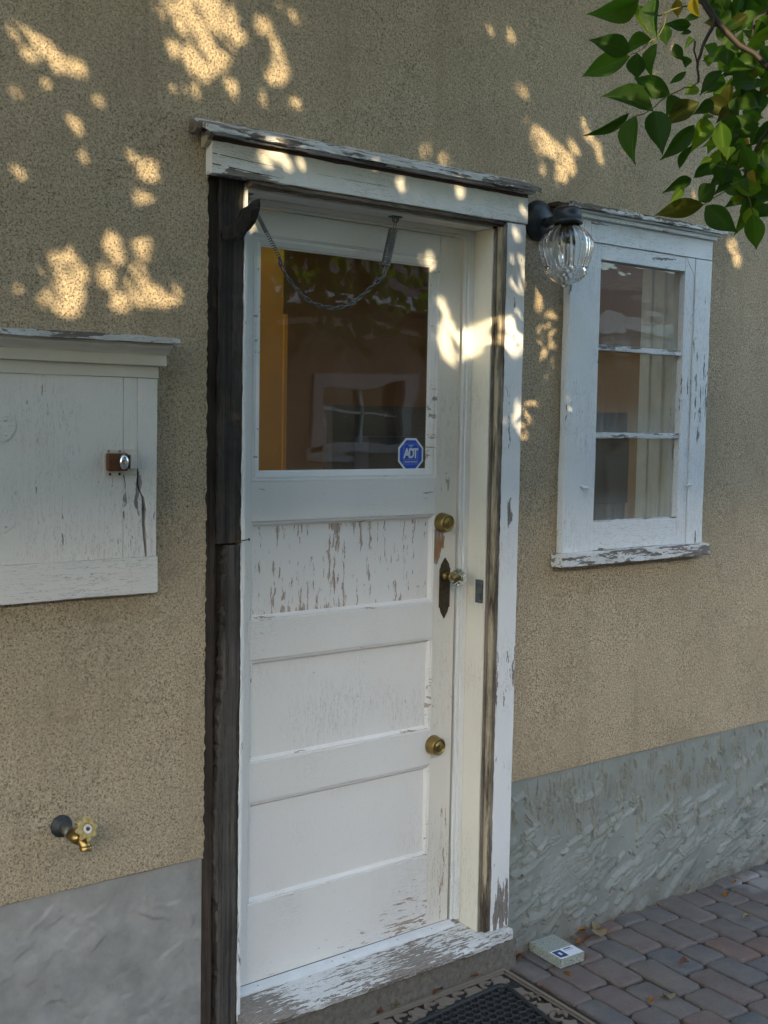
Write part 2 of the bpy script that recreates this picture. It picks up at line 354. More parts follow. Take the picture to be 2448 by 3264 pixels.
def B(): return bmesh.new()
def box(bm, x0, x1, y0, y1, z0, z1, bev=.0015, mi=0, slope=None):
    r = bmesh.ops.create_cube(bm, size=1.0); vs = r['verts']
    for v in vs:
        v.co = Vector(((x0 + x1) / 2 + v.co.x * (x1 - x0), (y0 + y1) / 2 + v.co.y * (y1 - y0), (z0 + z1) / 2 + v.co.z * (z1 - z0)))
    fs = {f for v in vs for f in v.link_faces}
    for f in fs: f.material_index = mi
    if bev: bmesh.ops.bevel(bm, geom=list({e for f in fs for e in f.edges}), offset=bev, segments=2, affect='EDGES', profile=.6)
    return bm
def plank(x0, x1, y0, y1, z0, z1, axis='x', step=.03, jit=.0008, bev=.0015, seed=1, rag=None):
    """a board with a slightly uneven, hand worn edge; rag=(axis-normal amount) makes it ragged"""
    r = random.Random(seed); bm = B(); r0 = bmesh.ops.create_cube(bm, size=1.0)
    for v in r0['verts']:
        v.co = Vector(((x0 + x1) / 2 + v.co.x * (x1 - x0), (y0 + y1) / 2 + v.co.y * (y1 - y0), (z0 + z1) / 2 + v.co.z * (z1 - z0)))
    ai = 'xyz'.index(axis); L = (x1 - x0, y1 - y0, z1 - z0)[ai]
    ed = [e for e in bm.edges if abs((e.verts[0].co - e.verts[1].co)[ai]) > L * .5]
    bmesh.ops.subdivide_edges(bm, edges=ed, cuts=max(1, int(L / step)), use_grid_fill=False)
    if bev:
        ed = [e for e in bm.edges if abs((e.verts[0].co - e.verts[1].co)[ai]) > 1e-5]
        bmesh.ops.bevel(bm, geom=ed, offset=bev, segments=2, affect='EDGES', profile=.6)
    j = rag or jit
    for v in bm.verts:
        d = [r.gauss(0, j) for _ in range(3)]; d[ai] *= .3
        v.co += Vector(d)
    return bm
def tube(bm, pts, radii, seg=8, mi=0, cap=True):
    pts = [Vector(p) for p in pts]; n = len(pts)
    if not hasattr(radii, '__len__'): radii = [radii] * n
    rings = []; up = Vector((0, 0, 1)); prev = None
    for i, p in enumerate(pts):
        t = (pts[min(i + 1, n - 1)] - pts[max(i - 1, 0)]).normalized()
        if prev is None:
            a = t.cross(up) if abs(t.z) < .95 else t.cross(Vector((1, 0, 0)))
        else: a = prev - t * prev.dot(t)
        a.normalize(); prev = a; b = t.cross(a)
        rings.append([bm.verts.new(p + (a * math.cos(2 * PI * k / seg) + b * math.sin(2 * PI * k / seg)) * radii[i]) for k in range(seg)])
    for i in range(n - 1):
        for k in range(seg):
            f = bm.faces.new((rings[i][k], rings[i][(k + 1) % seg], rings[i + 1][(k + 1) % seg], rings[i + 1][k])); f.material_index = mi; f.smooth = True
    if cap:
        for rg in (rings[0][::-1], rings[-1]):
            f = bm.faces.new(rg); f.material_index = mi
    return bm
def lathe(bm, prof, org, axis, seg=32, mi=0, mod=None, smooth=True, close=False):
    """prof = [(radius, along)], revolved about axis through org; mod(theta, along, r) -> radius"""
    ax = Vector(axis).normalized(); a = ax.cross(Vector((0, 0, 1))) if abs(ax.z) < .9 else Vector((1, 0, 0)); a.normalize(); b = ax.cross(a); org = Vector(org)
    rings = []
    for r, h in prof:
        if r < 1e-6: rings.append([bm.verts.new(org + ax * h)])
        else:
            rg = []
            for k in range(seg):
                th = 2 * PI * k / seg; rr = mod(th, h, r) if mod else r
                rg.append(bm.verts.new(org + ax * h + (a * math.cos(th) + b * math.sin(th)) * rr))
            rings.append(rg)
    pairs = list(zip(rings, rings[1:])) + ([(rings[-1], rings[0])] if close else [])
    for A_, B_ in pairs:
        for k in range(seg):
            k2 = (k + 1) % seg
            if len(A_) == 1 and len(B_) == 1: continue
            if len(A_) == 1: f = bm.faces.new((A_[0], B_[k2], B_[k]))
            elif len(B_) == 1: f = bm.faces.new((A_[k], A_[k2], B_[0]))
            else: f = bm.faces.new((A_[k], A_[k2], B_[k2], B_[k]))
            f.smooth = smooth; f.material_index = mi
    return bm
def prism(bm, poly, y0, y1, plane='xz', bev=0.0, mi=0):
    """extrude a polygon; plane xz -> along y, plane xy -> along z"""
    def P(p, d): return Vector((p[0], d, p[1])) if plane == 'xz' else (Vector((p[0], p[1], d)) if plane == 'xy' else Vector((d, p[0], p[1])))
    A_ = [bm.verts.new(P(p, y0)) for p in poly]; Z_ = [bm.verts.new(P(p, y1)) for p in poly]
    fs = [bm.faces.new(A_), bm.faces.new(Z_[::-1])]
    n = len(poly)
    for i in range(n): fs.append(bm.faces.new((A_[i], Z_[i], Z_[(i + 1) % n], A_[(i + 1) % n])))
    for f in fs: f.material_index = mi
    if bev: bmesh.ops.bevel(bm, geom=list(fs[1].edges) + list(fs[0].edges), offset=bev, segments=1, affect='EDGES')
    return bm
# lattice noise for displaced surfaces
_rs = np.random.RandomState(5); _perm = _rs.rand(256, 256)
def vnoise(x, y, s=0):
    x = x + s * 37.17; y = y + s * 91.7
    xi = np.floor(x).astype(int); yi = np.floor(y).astype(int); fx = x - xi; fy = y - yi
    fx = fx * fx * fx * (fx * (fx * 6 - 15) + 10); fy = fy * fy * fy * (fy * (fy * 6 - 15) + 10)
    g = lambda a, b: _perm[a & 255, b & 255]
    return (g(xi, yi) * (1 - fx) + g(xi + 1, yi) * fx) * (1 - fy) + (g(xi, yi + 1) * (1 - fx) + g(xi + 1, yi + 1) * fx) * fy
def fbm(x, y, s=0, o=4, g=.5):
    t = 0; a = 1; w = 0
    for i in range(o):
        t = t + a * vnoise(x * 2 ** i, y * 2 ** i, s + i); w += a; a *= g
    return t / w
def grid_mesh(xs, zs, keep, yfun, back=None):
    """a vertical sheet facing -Y over xs*zs; keep(xm, zm) drops cells; yfun gives relief"""
    X, Z = np.meshgrid(xs, zs, indexing='ij'); Y = yfun(X, Z); nz = len(zs)
    V = np.stack([X.ravel(), Y.ravel(), Z.ravel()], 1); F = []
    for i in range(len(xs) - 1):
        xm = (xs[i] + xs[i + 1]) / 2
        for j in range(nz - 1):
            if keep(xm, (zs[j] + zs[j + 1]) / 2):
                a = i * nz + j; F.append((a, a + nz, a + nz + 1, a + 1))
    used = sorted({v for f in F for v in f}); mp = {v: i for i, v in enumerate(used)}
    return V[used], [tuple(mp[v] for v in f) for f in F]

RIDGE = 4.45; PARTX = 1.12
LEAVES=[((0.0428,-1.0669,2.3022),(-0.0238,-1.0092,2.2725),0.46,1),((-0.1636,-1.2223,2.1392),(-0.2209,-1.1897,2.1545),0.50,0),((0.0464,-1.0968,2.2304),(-0.0028,-1.0659,2.2032),0.50,1),
((0.0557,-1.0359,2.2145),(0.0118,-0.9596,2.1881),0.42,1),((-0.1584,-1.2305,2.1358),(-0.1396,-1.2165,2.1016),0.72,0),((0.1338,-1.0663,2.1573),(0.0925,-1.0130,2.1904),0.50,0),
((0.0163,-1.1261,2.1021),(-0.0425,-1.0582,2.1331),0.42,0),((-0.0336,-1.1161,2.0860),(-0.0906,-1.0643,2.0450),0.20,0),((-0.1327,-1.2074,2.0502),(-0.1553,-1.2225,1.9695),0.44,1),
((-0.1378,-1.2530,2.0490),(-0.1467,-1.2766,1.9782),0.52,0),((-0.0959,-1.2094,2.2410),(-0.1086,-1.2201,2.1725),0.50,0),((0.0995,-1.0136,2.3202),(0.1029,-1.0405,2.2607),0.34,2),
((0.0646,-1.1309,2.2932),(0.0761,-1.1220,2.2664),0.62,5),((-0.0432,-1.2464,2.2454),(-0.0365,-1.2517,2.2103),0.80,3),((0.0163,-1.1419,2.2384),(0.0307,-1.1369,2.2059),0.62,0),
((0.0922,-1.1404,2.2540),(0.0579,-1.1088,2.2541),0.42,0),((0.0577,-1.1323,2.2162),(0.0739,-1.1380,2.1876),0.60,0),((-0.1337,-1.2453,2.1530),(-0.1320,-1.2328,2.1024),0.50,1),
((0.1895,-1.0582,2.2096),(0.1800,-1.0265,2.1907),0.34,0),((0.0769,-1.2185,2.1573),(0.0533,-1.1906,2.1173),0.42,0),((0.0528,-1.2456,2.1818),(0.0538,-1.2440,2.1531),0.95,0),
((0.2453,-1.1421,2.2171),(0.2010,-1.1286,2.1914),0.50,0),((0.1481,-1.1909,2.1630),(0.1147,-1.1800,2.1322),0.60,2),((0.2063,-1.0734,2.1812),(0.1818,-1.0621,2.1667),0.80,2),
((0.1035,-1.1640,2.1217),(0.1332,-1.2078,2.0958),0.55,4),((0.1727,-1.0999,2.1438),(0.1482,-1.0431,2.1115),0.55,4),((0.2015,-1.1008,2.1224),(0.1724,-1.0903,2.0578),0.48,2),
((-0.0625,-1.3203,2.0324),(-0.0467,-1.3187,1.9804),0.52,2),((0.1008,-1.1487,2.0825),(0.0665,-1.1033,2.0242),0.36,0),((0.1678,-1.0908,2.0671),(0.1740,-1.0562,2.0285),0.30,0),
((0.0042,-1.2627,1.9865),(0.0007,-1.2214,1.9683),0.40,0),((0.1603,-1.1016,2.0059),(0.1065,-1.0801,1.9785),0.34,0),((0.0293,-1.1840,1.9623),(0.0026,-1.1787,1.9342),0.42,2),
((0.1780,-1.1153,1.9610),(0.1286,-1.0424,1.9455),0.38,4),((-0.0377,-1.2801,1.9120),(-0.0109,-1.3209,1.8659),0.55,0),((0.2464,-1.1665,1.9570),(0.2155,-1.1583,1.9068),0.36,1),
((0.0809,-1.2878,1.9118),(0.0940,-1.2871,1.8539),0.55,1),((0.0308,-1.2471,1.9559),(0.0284,-1.2125,1.9341),0.80,0),((0.2529,-1.1676,1.9678),(0.3043,-1.1677,1.9454),0.80,0),
((0.2063,-1.1668,1.9801),(0.2298,-1.1750,1.9660),0.70,5),((0.0569,-1.2191,2.0081),(0.0481,-1.2007,2.0021),0.60,2),((-0.0669,-1.3429,1.9901),(-0.0874,-1.3523,1.9668),0.60,2),
((0.1674,-1.0632,2.1599),(0.1411,-1.0544,2.1246),0.75,0),((0.1760,-1.1087,2.1127),(0.2121,-1.1065,2.1272),0.40,2),((0.0609,-1.2570,2.0491),(0.1085,-1.2784,2.0660),0.60,0),
((0.0923,-1.1935,2.1123),(0.0558,-1.1795,2.0897),0.50,0),((-0.0248,-1.3615,2.0211),(-0.0607,-1.3487,2.0362),0.60,0),((0.1278,-1.2053,2.0072),(0.0915,-1.1935,1.9712),0.60,0),
((0.2621,-1.1409,2.0460),(0.2547,-1.1080,2.0766),0.60,1),((-0.0443,-1.3538,1.9453),(-0.0504,-1.3674,1.9186),0.50,0),((0.1399,-1.2071,1.9835),(0.0984,-1.1982,1.9619),0.50,0),
((-0.0239,-1.3515,1.9588),(-0.0343,-1.3679,1.9344),0.40,5),((0.2020,-1.1574,1.9667),(0.2423,-1.1592,1.9959),0.50,2),((-0.0245,-1.2815,2.0277),(0.0238,-1.2803,2.0121),0.50,0),
((0.0899,-1.1939,2.2438),(0.1285,-1.2022,2.2634),0.60,0),((0.1757,-1.0934,2.2957),(0.1697,-1.0604,2.2982),0.40,0),((0.1115,-1.1262,2.2488),(0.0969,-1.1132,2.2449),0.50,0),
((-0.0301,-1.2393,2.1844),(-0.0493,-1.2369,2.1650),0.40,1),((-0.0830,-1.3016,2.1475),(-0.0409,-1.2945,2.1436),0.50,1),((0.1896,-1.0960,2.2300),(0.2183,-1.0930,2.2161),0.50,2),
((-0.0943,-1.2678,2.1353),(-0.0688,-1.2621,2.1241),0.50,0),((0.1500,-1.1987,2.2135),(0.1662,-1.2078,2.1726),0.50,0),((-0.0221,-1.3086,2.0989),(0.0308,-1.3198,2.1135),0.60,0),
((0.1516,-1.2015,2.1289),(0.1675,-1.2212,2.1088),0.60,5),((0.0374,-1.2610,2.0829),(0.0173,-1.2546,2.0552),0.50,4),((0.0535,-1.2672,2.0827),(0.1158,-1.2764,2.0973),0.50,1),
((0.0683,-1.2550,2.2282),(0.0597,-1.2213,2.2126),0.37,0),((0.3204,-1.0489,2.2181),(0.3113,-1.0109,2.2359),0.52,1),((0.2934,-1.1837,2.1222),(0.3270,-1.2023,2.1299),0.61,0),
((0.1572,-1.2258,2.0944),(0.1502,-1.1962,2.0588),0.38,1),((0.3051,-1.1009,2.1510),(0.3187,-1.1375,2.1319),0.55,1),((0.2210,-1.1788,1.9730),(0.2074,-1.1905,1.9314),0.58,1),
((0.2106,-1.1926,1.9891),(0.1962,-1.2071,1.9488),0.48,0),((0.2824,-1.1862,2.1823),(0.2734,-1.1520,2.2013),0.52,1),((0.3175,-1.0841,2.2390),(0.3147,-1.0699,2.2061),0.43,0),
((0.1169,-1.1980,2.0426),(0.1133,-1.1954,1.9854),0.60,2),((0.2655,-1.1903,2.2081),(0.2668,-1.2013,2.1603),0.42,1),((0.2898,-1.1221,1.9919),(0.2485,-1.1129,1.9658),0.47,0),
((0.1955,-1.2386,1.9852),(0.1534,-1.2258,1.9600),0.62,0),((0.2555,-1.0905,2.3070),(0.2456,-1.0492,2.3101),0.43,4),((0.3618,-1.0610,2.1600),(0.3531,-1.0424,2.1107),0.50,0),
((0.3621,-1.0787,2.0266),(0.3676,-1.0769,1.9798),0.47,2),((0.2176,-1.1138,2.3270),(0.2245,-1.1379,2.2863),0.37,0),((0.3223,-1.1184,1.9831),(0.3595,-1.1107,1.9531),0.41,1),
((0.1717,-1.2660,2.0777),(0.1275,-1.2479,2.0366),0.49,0),((0.3319,-1.0413,2.2539),(0.3676,-1.0376,2.2976),0.36,4),((0.2064,-1.1716,2.0650),(0.2046,-1.1285,2.0336),0.44,0),
((0.2630,-1.1665,2.2469),(0.2702,-1.1957,2.1954),0.51,1),((0.1771,-1.2245,2.0816),(0.1524,-1.2274,2.0409),0.47,1),((0.3656,-1.0743,2.2480),(0.4255,-1.0853,2.2494),0.43,1),
((0.2921,-1.1273,1.9832),(0.2961,-1.1322,1.9220),0.46,1),((0.2703,-1.1341,2.2245),(0.2452,-1.1144,2.2096),0.62,0),((0.1917,-1.2295,2.2726),(0.1889,-1.2189,2.3108),0.62,1),
((0.2571,-1.1776,2.1628),(0.2395,-1.1805,2.1242),0.40,0),((0.4121,-1.0770,2.3460),(0.3902,-1.0414,2.3329),0.51,0),((0.3906,-1.1024,2.0891),(0.3802,-1.1072,2.1268),0.65,1),
((0.2505,-1.1599,2.0440),(0.2235,-1.1129,2.0627),0.37,2),((0.2671,-1.1700,2.0241),(0.2397,-1.1768,1.9648),0.61,0),((0.2583,-1.1433,2.3482),(0.2492,-1.1293,2.2981),0.40,0),
((0.3499,-1.0898,2.2542),(0.3375,-1.0781,2.2068),0.59,4),((0.2078,-1.1189,2.3114),(0.1777,-1.0973,2.3104),0.45,1),((0.2101,-1.1879,2.0619),(0.2046,-1.1639,2.0243),0.49,4),
((0.1695,-1.2643,1.9482),(0.1228,-1.2339,1.9665),0.60,0),((0.1635,-1.1988,2.1986),(0.1770,-1.1934,2.1619),0.39,1),((0.3311,-1.1541,2.2804),(0.3192,-1.1378,2.2420),0.50,1),
((0.1222,-1.2019,2.1459),(0.1355,-1.1883,2.1106),0.57,4),((0.3226,-1.1032,2.0885),(0.3003,-1.0663,2.0958),0.64,1),((0.3419,-1.1452,2.3317),(0.4150,-1.1615,2.3300),0.43,2),
((0.3234,-1.1531,2.0919),(0.3113,-1.1294,2.0575),0.51,2),((0.1962,-1.2097,2.2900),(0.1782,-1.2005,2.3282),0.37,0),((0.4038,-1.0807,2.3699),(0.3602,-1.0536,2.3596),0.45,1),
((0.3880,-1.0666,2.3870),(0.3806,-1.0188,2.3542),0.64,0),((0.0940,-1.2249,2.1809),(0.1111,-1.2136,2.2256),0.50,1),((0.1429,-1.2745,1.9238),(0.1671,-1.3100,1.9174),0.64,1),
((0.1488,-1.2700,2.2585),(0.1567,-1.2856,2.2074),0.47,1),((0.1989,-1.2464,2.1852),(0.1701,-1.2335,2.1416),0.54,1),((0.1306,-1.3005,1.9780),(0.1287,-1.2558,2.0220),0.48,2),
((0.1802,-1.2515,2.0556),(0.2059,-1.2386,2.0214),0.49,2),((0.1725,-1.1445,2.1930),(0.1888,-1.1828,2.1922),0.36,1),((0.3324,-1.0690,2.3914),(0.2968,-1.0355,2.3839),0.41,0),
((0.1044,-1.2152,2.0814),(0.1203,-1.1879,2.0427),0.38,0),((0.1676,-1.2354,2.0388),(0.1528,-1.2535,1.9772),0.39,0),((0.1747,-1.2569,2.0703),(0.1656,-1.2264,2.0325),0.39,4),
((0.0651,-1.2968,1.9783),(0.0455,-1.2851,2.0230),0.56,1),((0.3074,-1.0510,2.3732),(0.2924,-1.0172,2.3481),0.37,4),((0.2672,-1.1660,2.1563),(0.2952,-1.1632,2.2136),0.50,4),
((0.2937,-1.0716,2.0750),(0.3380,-1.0876,2.0596),0.57,2),((0.2739,-1.1355,2.2067),(0.2892,-1.1157,2.1613),0.58,1),((0.2381,-1.1024,2.3020),(0.2484,-1.0906,2.3496),0.52,0),
((0.1287,-1.2461,1.9339),(0.1256,-1.2608,1.8883),0.56,2),((0.1042,-1.2459,2.2500),(0.0740,-1.2198,2.2141),0.36,4),((0.1839,-1.2566,2.1396),(0.2098,-1.2585,2.0896),0.41,0),
((0.3764,-1.0957,2.2852),(0.3380,-1.0701,2.3150),0.43,1),((0.1963,-1.1821,2.3218),(0.1774,-1.1415,2.3253),0.44,1),((0.1075,-1.2329,2.2530),(0.1151,-1.2072,2.2249),0.47,1),
((0.2303,-1.2029,1.9798),(0.1888,-1.1970,1.9438),0.65,1),((0.3734,-1.1311,2.0697),(0.3488,-1.0985,2.0854),0.37,0),((0.2573,-1.1132,2.2556),(0.2550,-1.0793,2.2108),0.62,2),
((0.3815,-1.1278,1.9928),(0.3449,-1.1041,1.9550),0.36,2),((0.0785,-1.2814,2.2287),(0.1298,-1.2914,2.2130),0.40,1),((0.3340,-1.0743,2.0796),(0.3057,-1.0736,2.0367),0.55,4),
((0.1614,-1.2303,2.2658),(0.1195,-1.2097,2.2318),0.52,1),((0.3369,-1.1584,2.1863),(0.3753,-1.1504,2.1594),0.45,1),((0.1122,-1.2406,1.9943),(0.1531,-1.2757,1.9883),0.46,1),
((0.3271,-1.0820,2.2463),(0.3211,-1.0762,2.1851),0.39,1),((0.1172,-1.2362,2.0576),(0.1024,-1.2191,2.0263),0.59,0),((0.0288,-1.2585,2.0165),(0.0590,-1.2547,1.9935),0.47,4),
((0.2043,-1.2391,1.9441),(0.2251,-1.2598,1.9207),0.51,2),((0.2619,-1.0979,2.0496),(0.2933,-1.1201,2.0148),0.36,0),((0.3930,-1.0735,2.1794),(0.3622,-1.0665,2.1238),0.38,1),
((0.2054,-1.1428,2.2406),(0.1894,-1.0912,2.2200),0.43,1),((0.2991,-1.1127,2.2769),(0.3532,-1.1372,2.2959),0.44,2),((0.2988,-1.1735,2.0964),(0.2969,-1.1844,2.0491),0.46,1),
((0.2049,-1.2108,2.1862),(0.2220,-1.2468,2.1803),0.60,2),((0.1249,-1.2937,2.1723),(0.1411,-1.2702,2.1453),0.42,1),((0.2301,-1.1211,2.1039),(0.2076,-1.0839,2.0690),0.37,2),
((0.2182,-1.1115,2.3451),(0.2079,-1.1260,2.2948),0.56,2),((0.1872,-1.2540,1.9744),(0.1571,-1.2264,1.9802),0.41,2),((0.3258,-1.0424,2.1153),(0.3276,-1.0031,2.0891),0.40,1),
((0.3465,-1.0293,2.2259),(0.3603,-1.0021,2.1835),0.58,1),((0.2388,-1.2019,2.1669),(0.1954,-1.1817,2.1558),0.63,1),((0.3839,-1.0936,2.1970),(0.3556,-1.0963,2.1471),0.46,0),
((0.2952,-1.0964,2.0670),(0.2542,-1.0770,2.0465),0.43,1),((0.2272,-1.1169,2.0541),(0.2126,-1.0830,2.0185),0.53,0),((0.3166,-1.1144,1.9796),(0.3012,-1.1219,1.9309),0.43,2),
((0.2458,-1.1105,2.1601),(0.2995,-1.1186,2.1863),0.56,1),((0.3064,-1.0897,2.2484),(0.3159,-1.0903,2.2869),0.41,1),((0.3734,-1.0598,2.1263),(0.3911,-1.0504,2.0817),0.38,5),
((0.2418,-1.0995,2.3241),(0.2500,-1.0810,2.2783),0.48,2),((0.2052,-1.1886,1.9825),(0.1842,-1.1399,1.9992),0.58,1),((0.1192,-1.2225,2.0901),(0.1343,-1.2066,2.1328),0.42,0),
((0.2633,-1.0972,2.3423),(0.2921,-1.0803,2.3038),0.54,2),((0.3289,-1.1563,2.3272),(0.2992,-1.1275,2.2871),0.36,0),((0.2814,-1.0758,2.1295),(0.3222,-1.0805,2.1043),0.37,0),
((0.1766,-1.1956,2.2235),(0.1677,-1.1711,2.1873),0.54,1),((0.1584,-1.1911,2.3035),(0.1569,-1.1842,2.2722),0.57,0),((0.2917,-1.1653,2.1933),(0.2582,-1.1558,2.2139),0.36,2),
((0.3186,-1.0410,2.3533),(0.2690,-1.0144,2.3651),0.38,1),((0.1554,-1.2060,2.2079),(0.1875,-1.2294,2.2211),0.52,2),((0.0489,-1.2432,2.0008),(0.0582,-1.2403,1.9612),0.63,0),
((0.1566,-1.2165,1.9998),(0.1886,-1.2061,1.9505),0.49,0),((0.2006,-1.1261,2.2903),(0.2112,-1.1415,2.2338),0.57,1),((0.2316,-1.1407,2.1420),(0.2234,-1.1153,2.1193),0.50,1),
((0.1137,-1.2296,2.0725),(0.0641,-1.2124,2.0471),0.62,1),((0.1649,-1.2310,2.0779),(0.1398,-1.1937,2.0723),0.36,0),((0.2441,-1.1373,2.3048),(0.2622,-1.1107,2.3724),0.36,0),
((0.1374,-1.2503,2.1794),(0.1010,-1.2157,2.1651),0.58,1),((0.3238,-1.1132,2.2028),(0.2879,-1.0984,2.1668),0.48,5),((0.2323,-1.2269,2.1480),(0.2593,-1.2411,2.1019),0.59,0),
((0.2283,-1.1213,2.1816),(0.2075,-1.0825,2.1682),0.36,0),((0.4184,-1.0917,2.2724),(0.4163,-1.1133,2.2324),0.58,0),((0.3173,-1.0362,2.3689),(0.3176,-1.0267,2.3327),0.62,0),
((0.2805,-1.1620,2.0654),(0.2986,-1.1773,2.1097),0.43,1),((0.1920,-1.1507,2.1408),(0.1818,-1.1571,2.0990),0.43,1),((0.0812,-1.2524,2.2140),(0.1022,-1.2388,2.1820),0.46,1),
((0.2454,-1.1091,2.1463),(0.2336,-1.1216,2.0981),0.61,1),((0.1100,-1.2815,1.9558),(0.0726,-1.2460,1.9672),0.57,2),((0.3712,-1.1374,2.1433),(0.3816,-1.1333,2.1934),0.40,0),
((0.2247,-1.1472,2.1416),(0.2748,-1.1781,2.1569),0.63,0),((0.3805,-1.0921,2.3038),(0.3712,-1.0568,2.3437),0.46,2),((0.1179,-1.2168,2.0581),(0.1408,-1.2499,2.0556),0.38,1),
((0.2510,-1.1396,2.2343),(0.2376,-1.1057,2.1969),0.40,1)]
TWIGS=[([(0.0223,-1.1954,2.2950),(0.0330,-1.2070,2.2653),(0.0452,-1.2196,2.2374),(0.0772,-1.2502,2.1913),(0.1129,-1.2828,2.1546),(0.1480,-1.3142,2.1254)],0.0065,0.004),
([(0.0452,-1.2196,2.2374),(0.0431,-1.2197,2.2186),(0.0321,-1.2131,2.1940),(0.0271,-1.2108,2.1751),(0.0220,-1.2088,2.1525),(0.0226,-1.2116,2.1290)],0.0036,0.002),
([(0.0226,-1.2116,2.1290),(0.0048,-1.1979,2.1202),(-0.0160,-1.1822,2.1066),(-0.0371,-1.1670,2.0855),(-0.0625,-1.1478,2.0699),(-0.0896,-1.1281,2.0449)],0.0014,0.0009),
([(0.1290,-1.3030,2.0799),(0.1095,-1.2899,2.0513),(0.0983,-1.2825,2.0323),(0.0903,-1.2778,2.0134),(0.0792,-1.2715,1.9850),(0.0754,-1.2709,1.9586)],0.0035,0.0016),
([(0.1321,-1.2880,2.2638),(0.1161,-1.2762,2.2503),(0.1036,-1.2671,2.2388),(0.0974,-1.2632,2.2274),(0.0937,-1.2623,2.2048)],0.004,0.002),
([(0.0205,-1.2033,2.1975),(0.0186,-1.2032,2.1824),(0.0222,-1.2083,2.1600)],0.002,0.0015),
([(0.0792,-1.2715,1.9850),(0.0560,-1.2522,1.9882),(0.0372,-1.2364,1.9934)],0.0012,0.0008),
([(0.0757,-1.2704,1.9661),(0.0473,-1.2491,1.9467),(0.0218,-1.2303,1.9255)],0.0012,0.0008),
([(0.0754,-1.2709,1.9586),(0.0833,-1.2798,1.9325),(0.0870,-1.2848,1.9120)],0.0013,0.0009),
([(-0.0246,-1.1661,2.2021),(-0.0456,-1.1506,2.1847),(-0.0635,-1.1371,2.1730)],0.0011,0.0008),
([(-0.0145,-1.1705,2.2417),(-0.0244,-1.1657,2.2077),(-0.0338,-1.1599,2.1887)],0.0012,0.0009),
([(0.0330,-1.2070,2.2653),(0.0063,-1.1864,2.2534),(-0.0234,-1.1637,2.2377),(-0.0477,-1.1424,2.2522)],0.0016,0.001)]
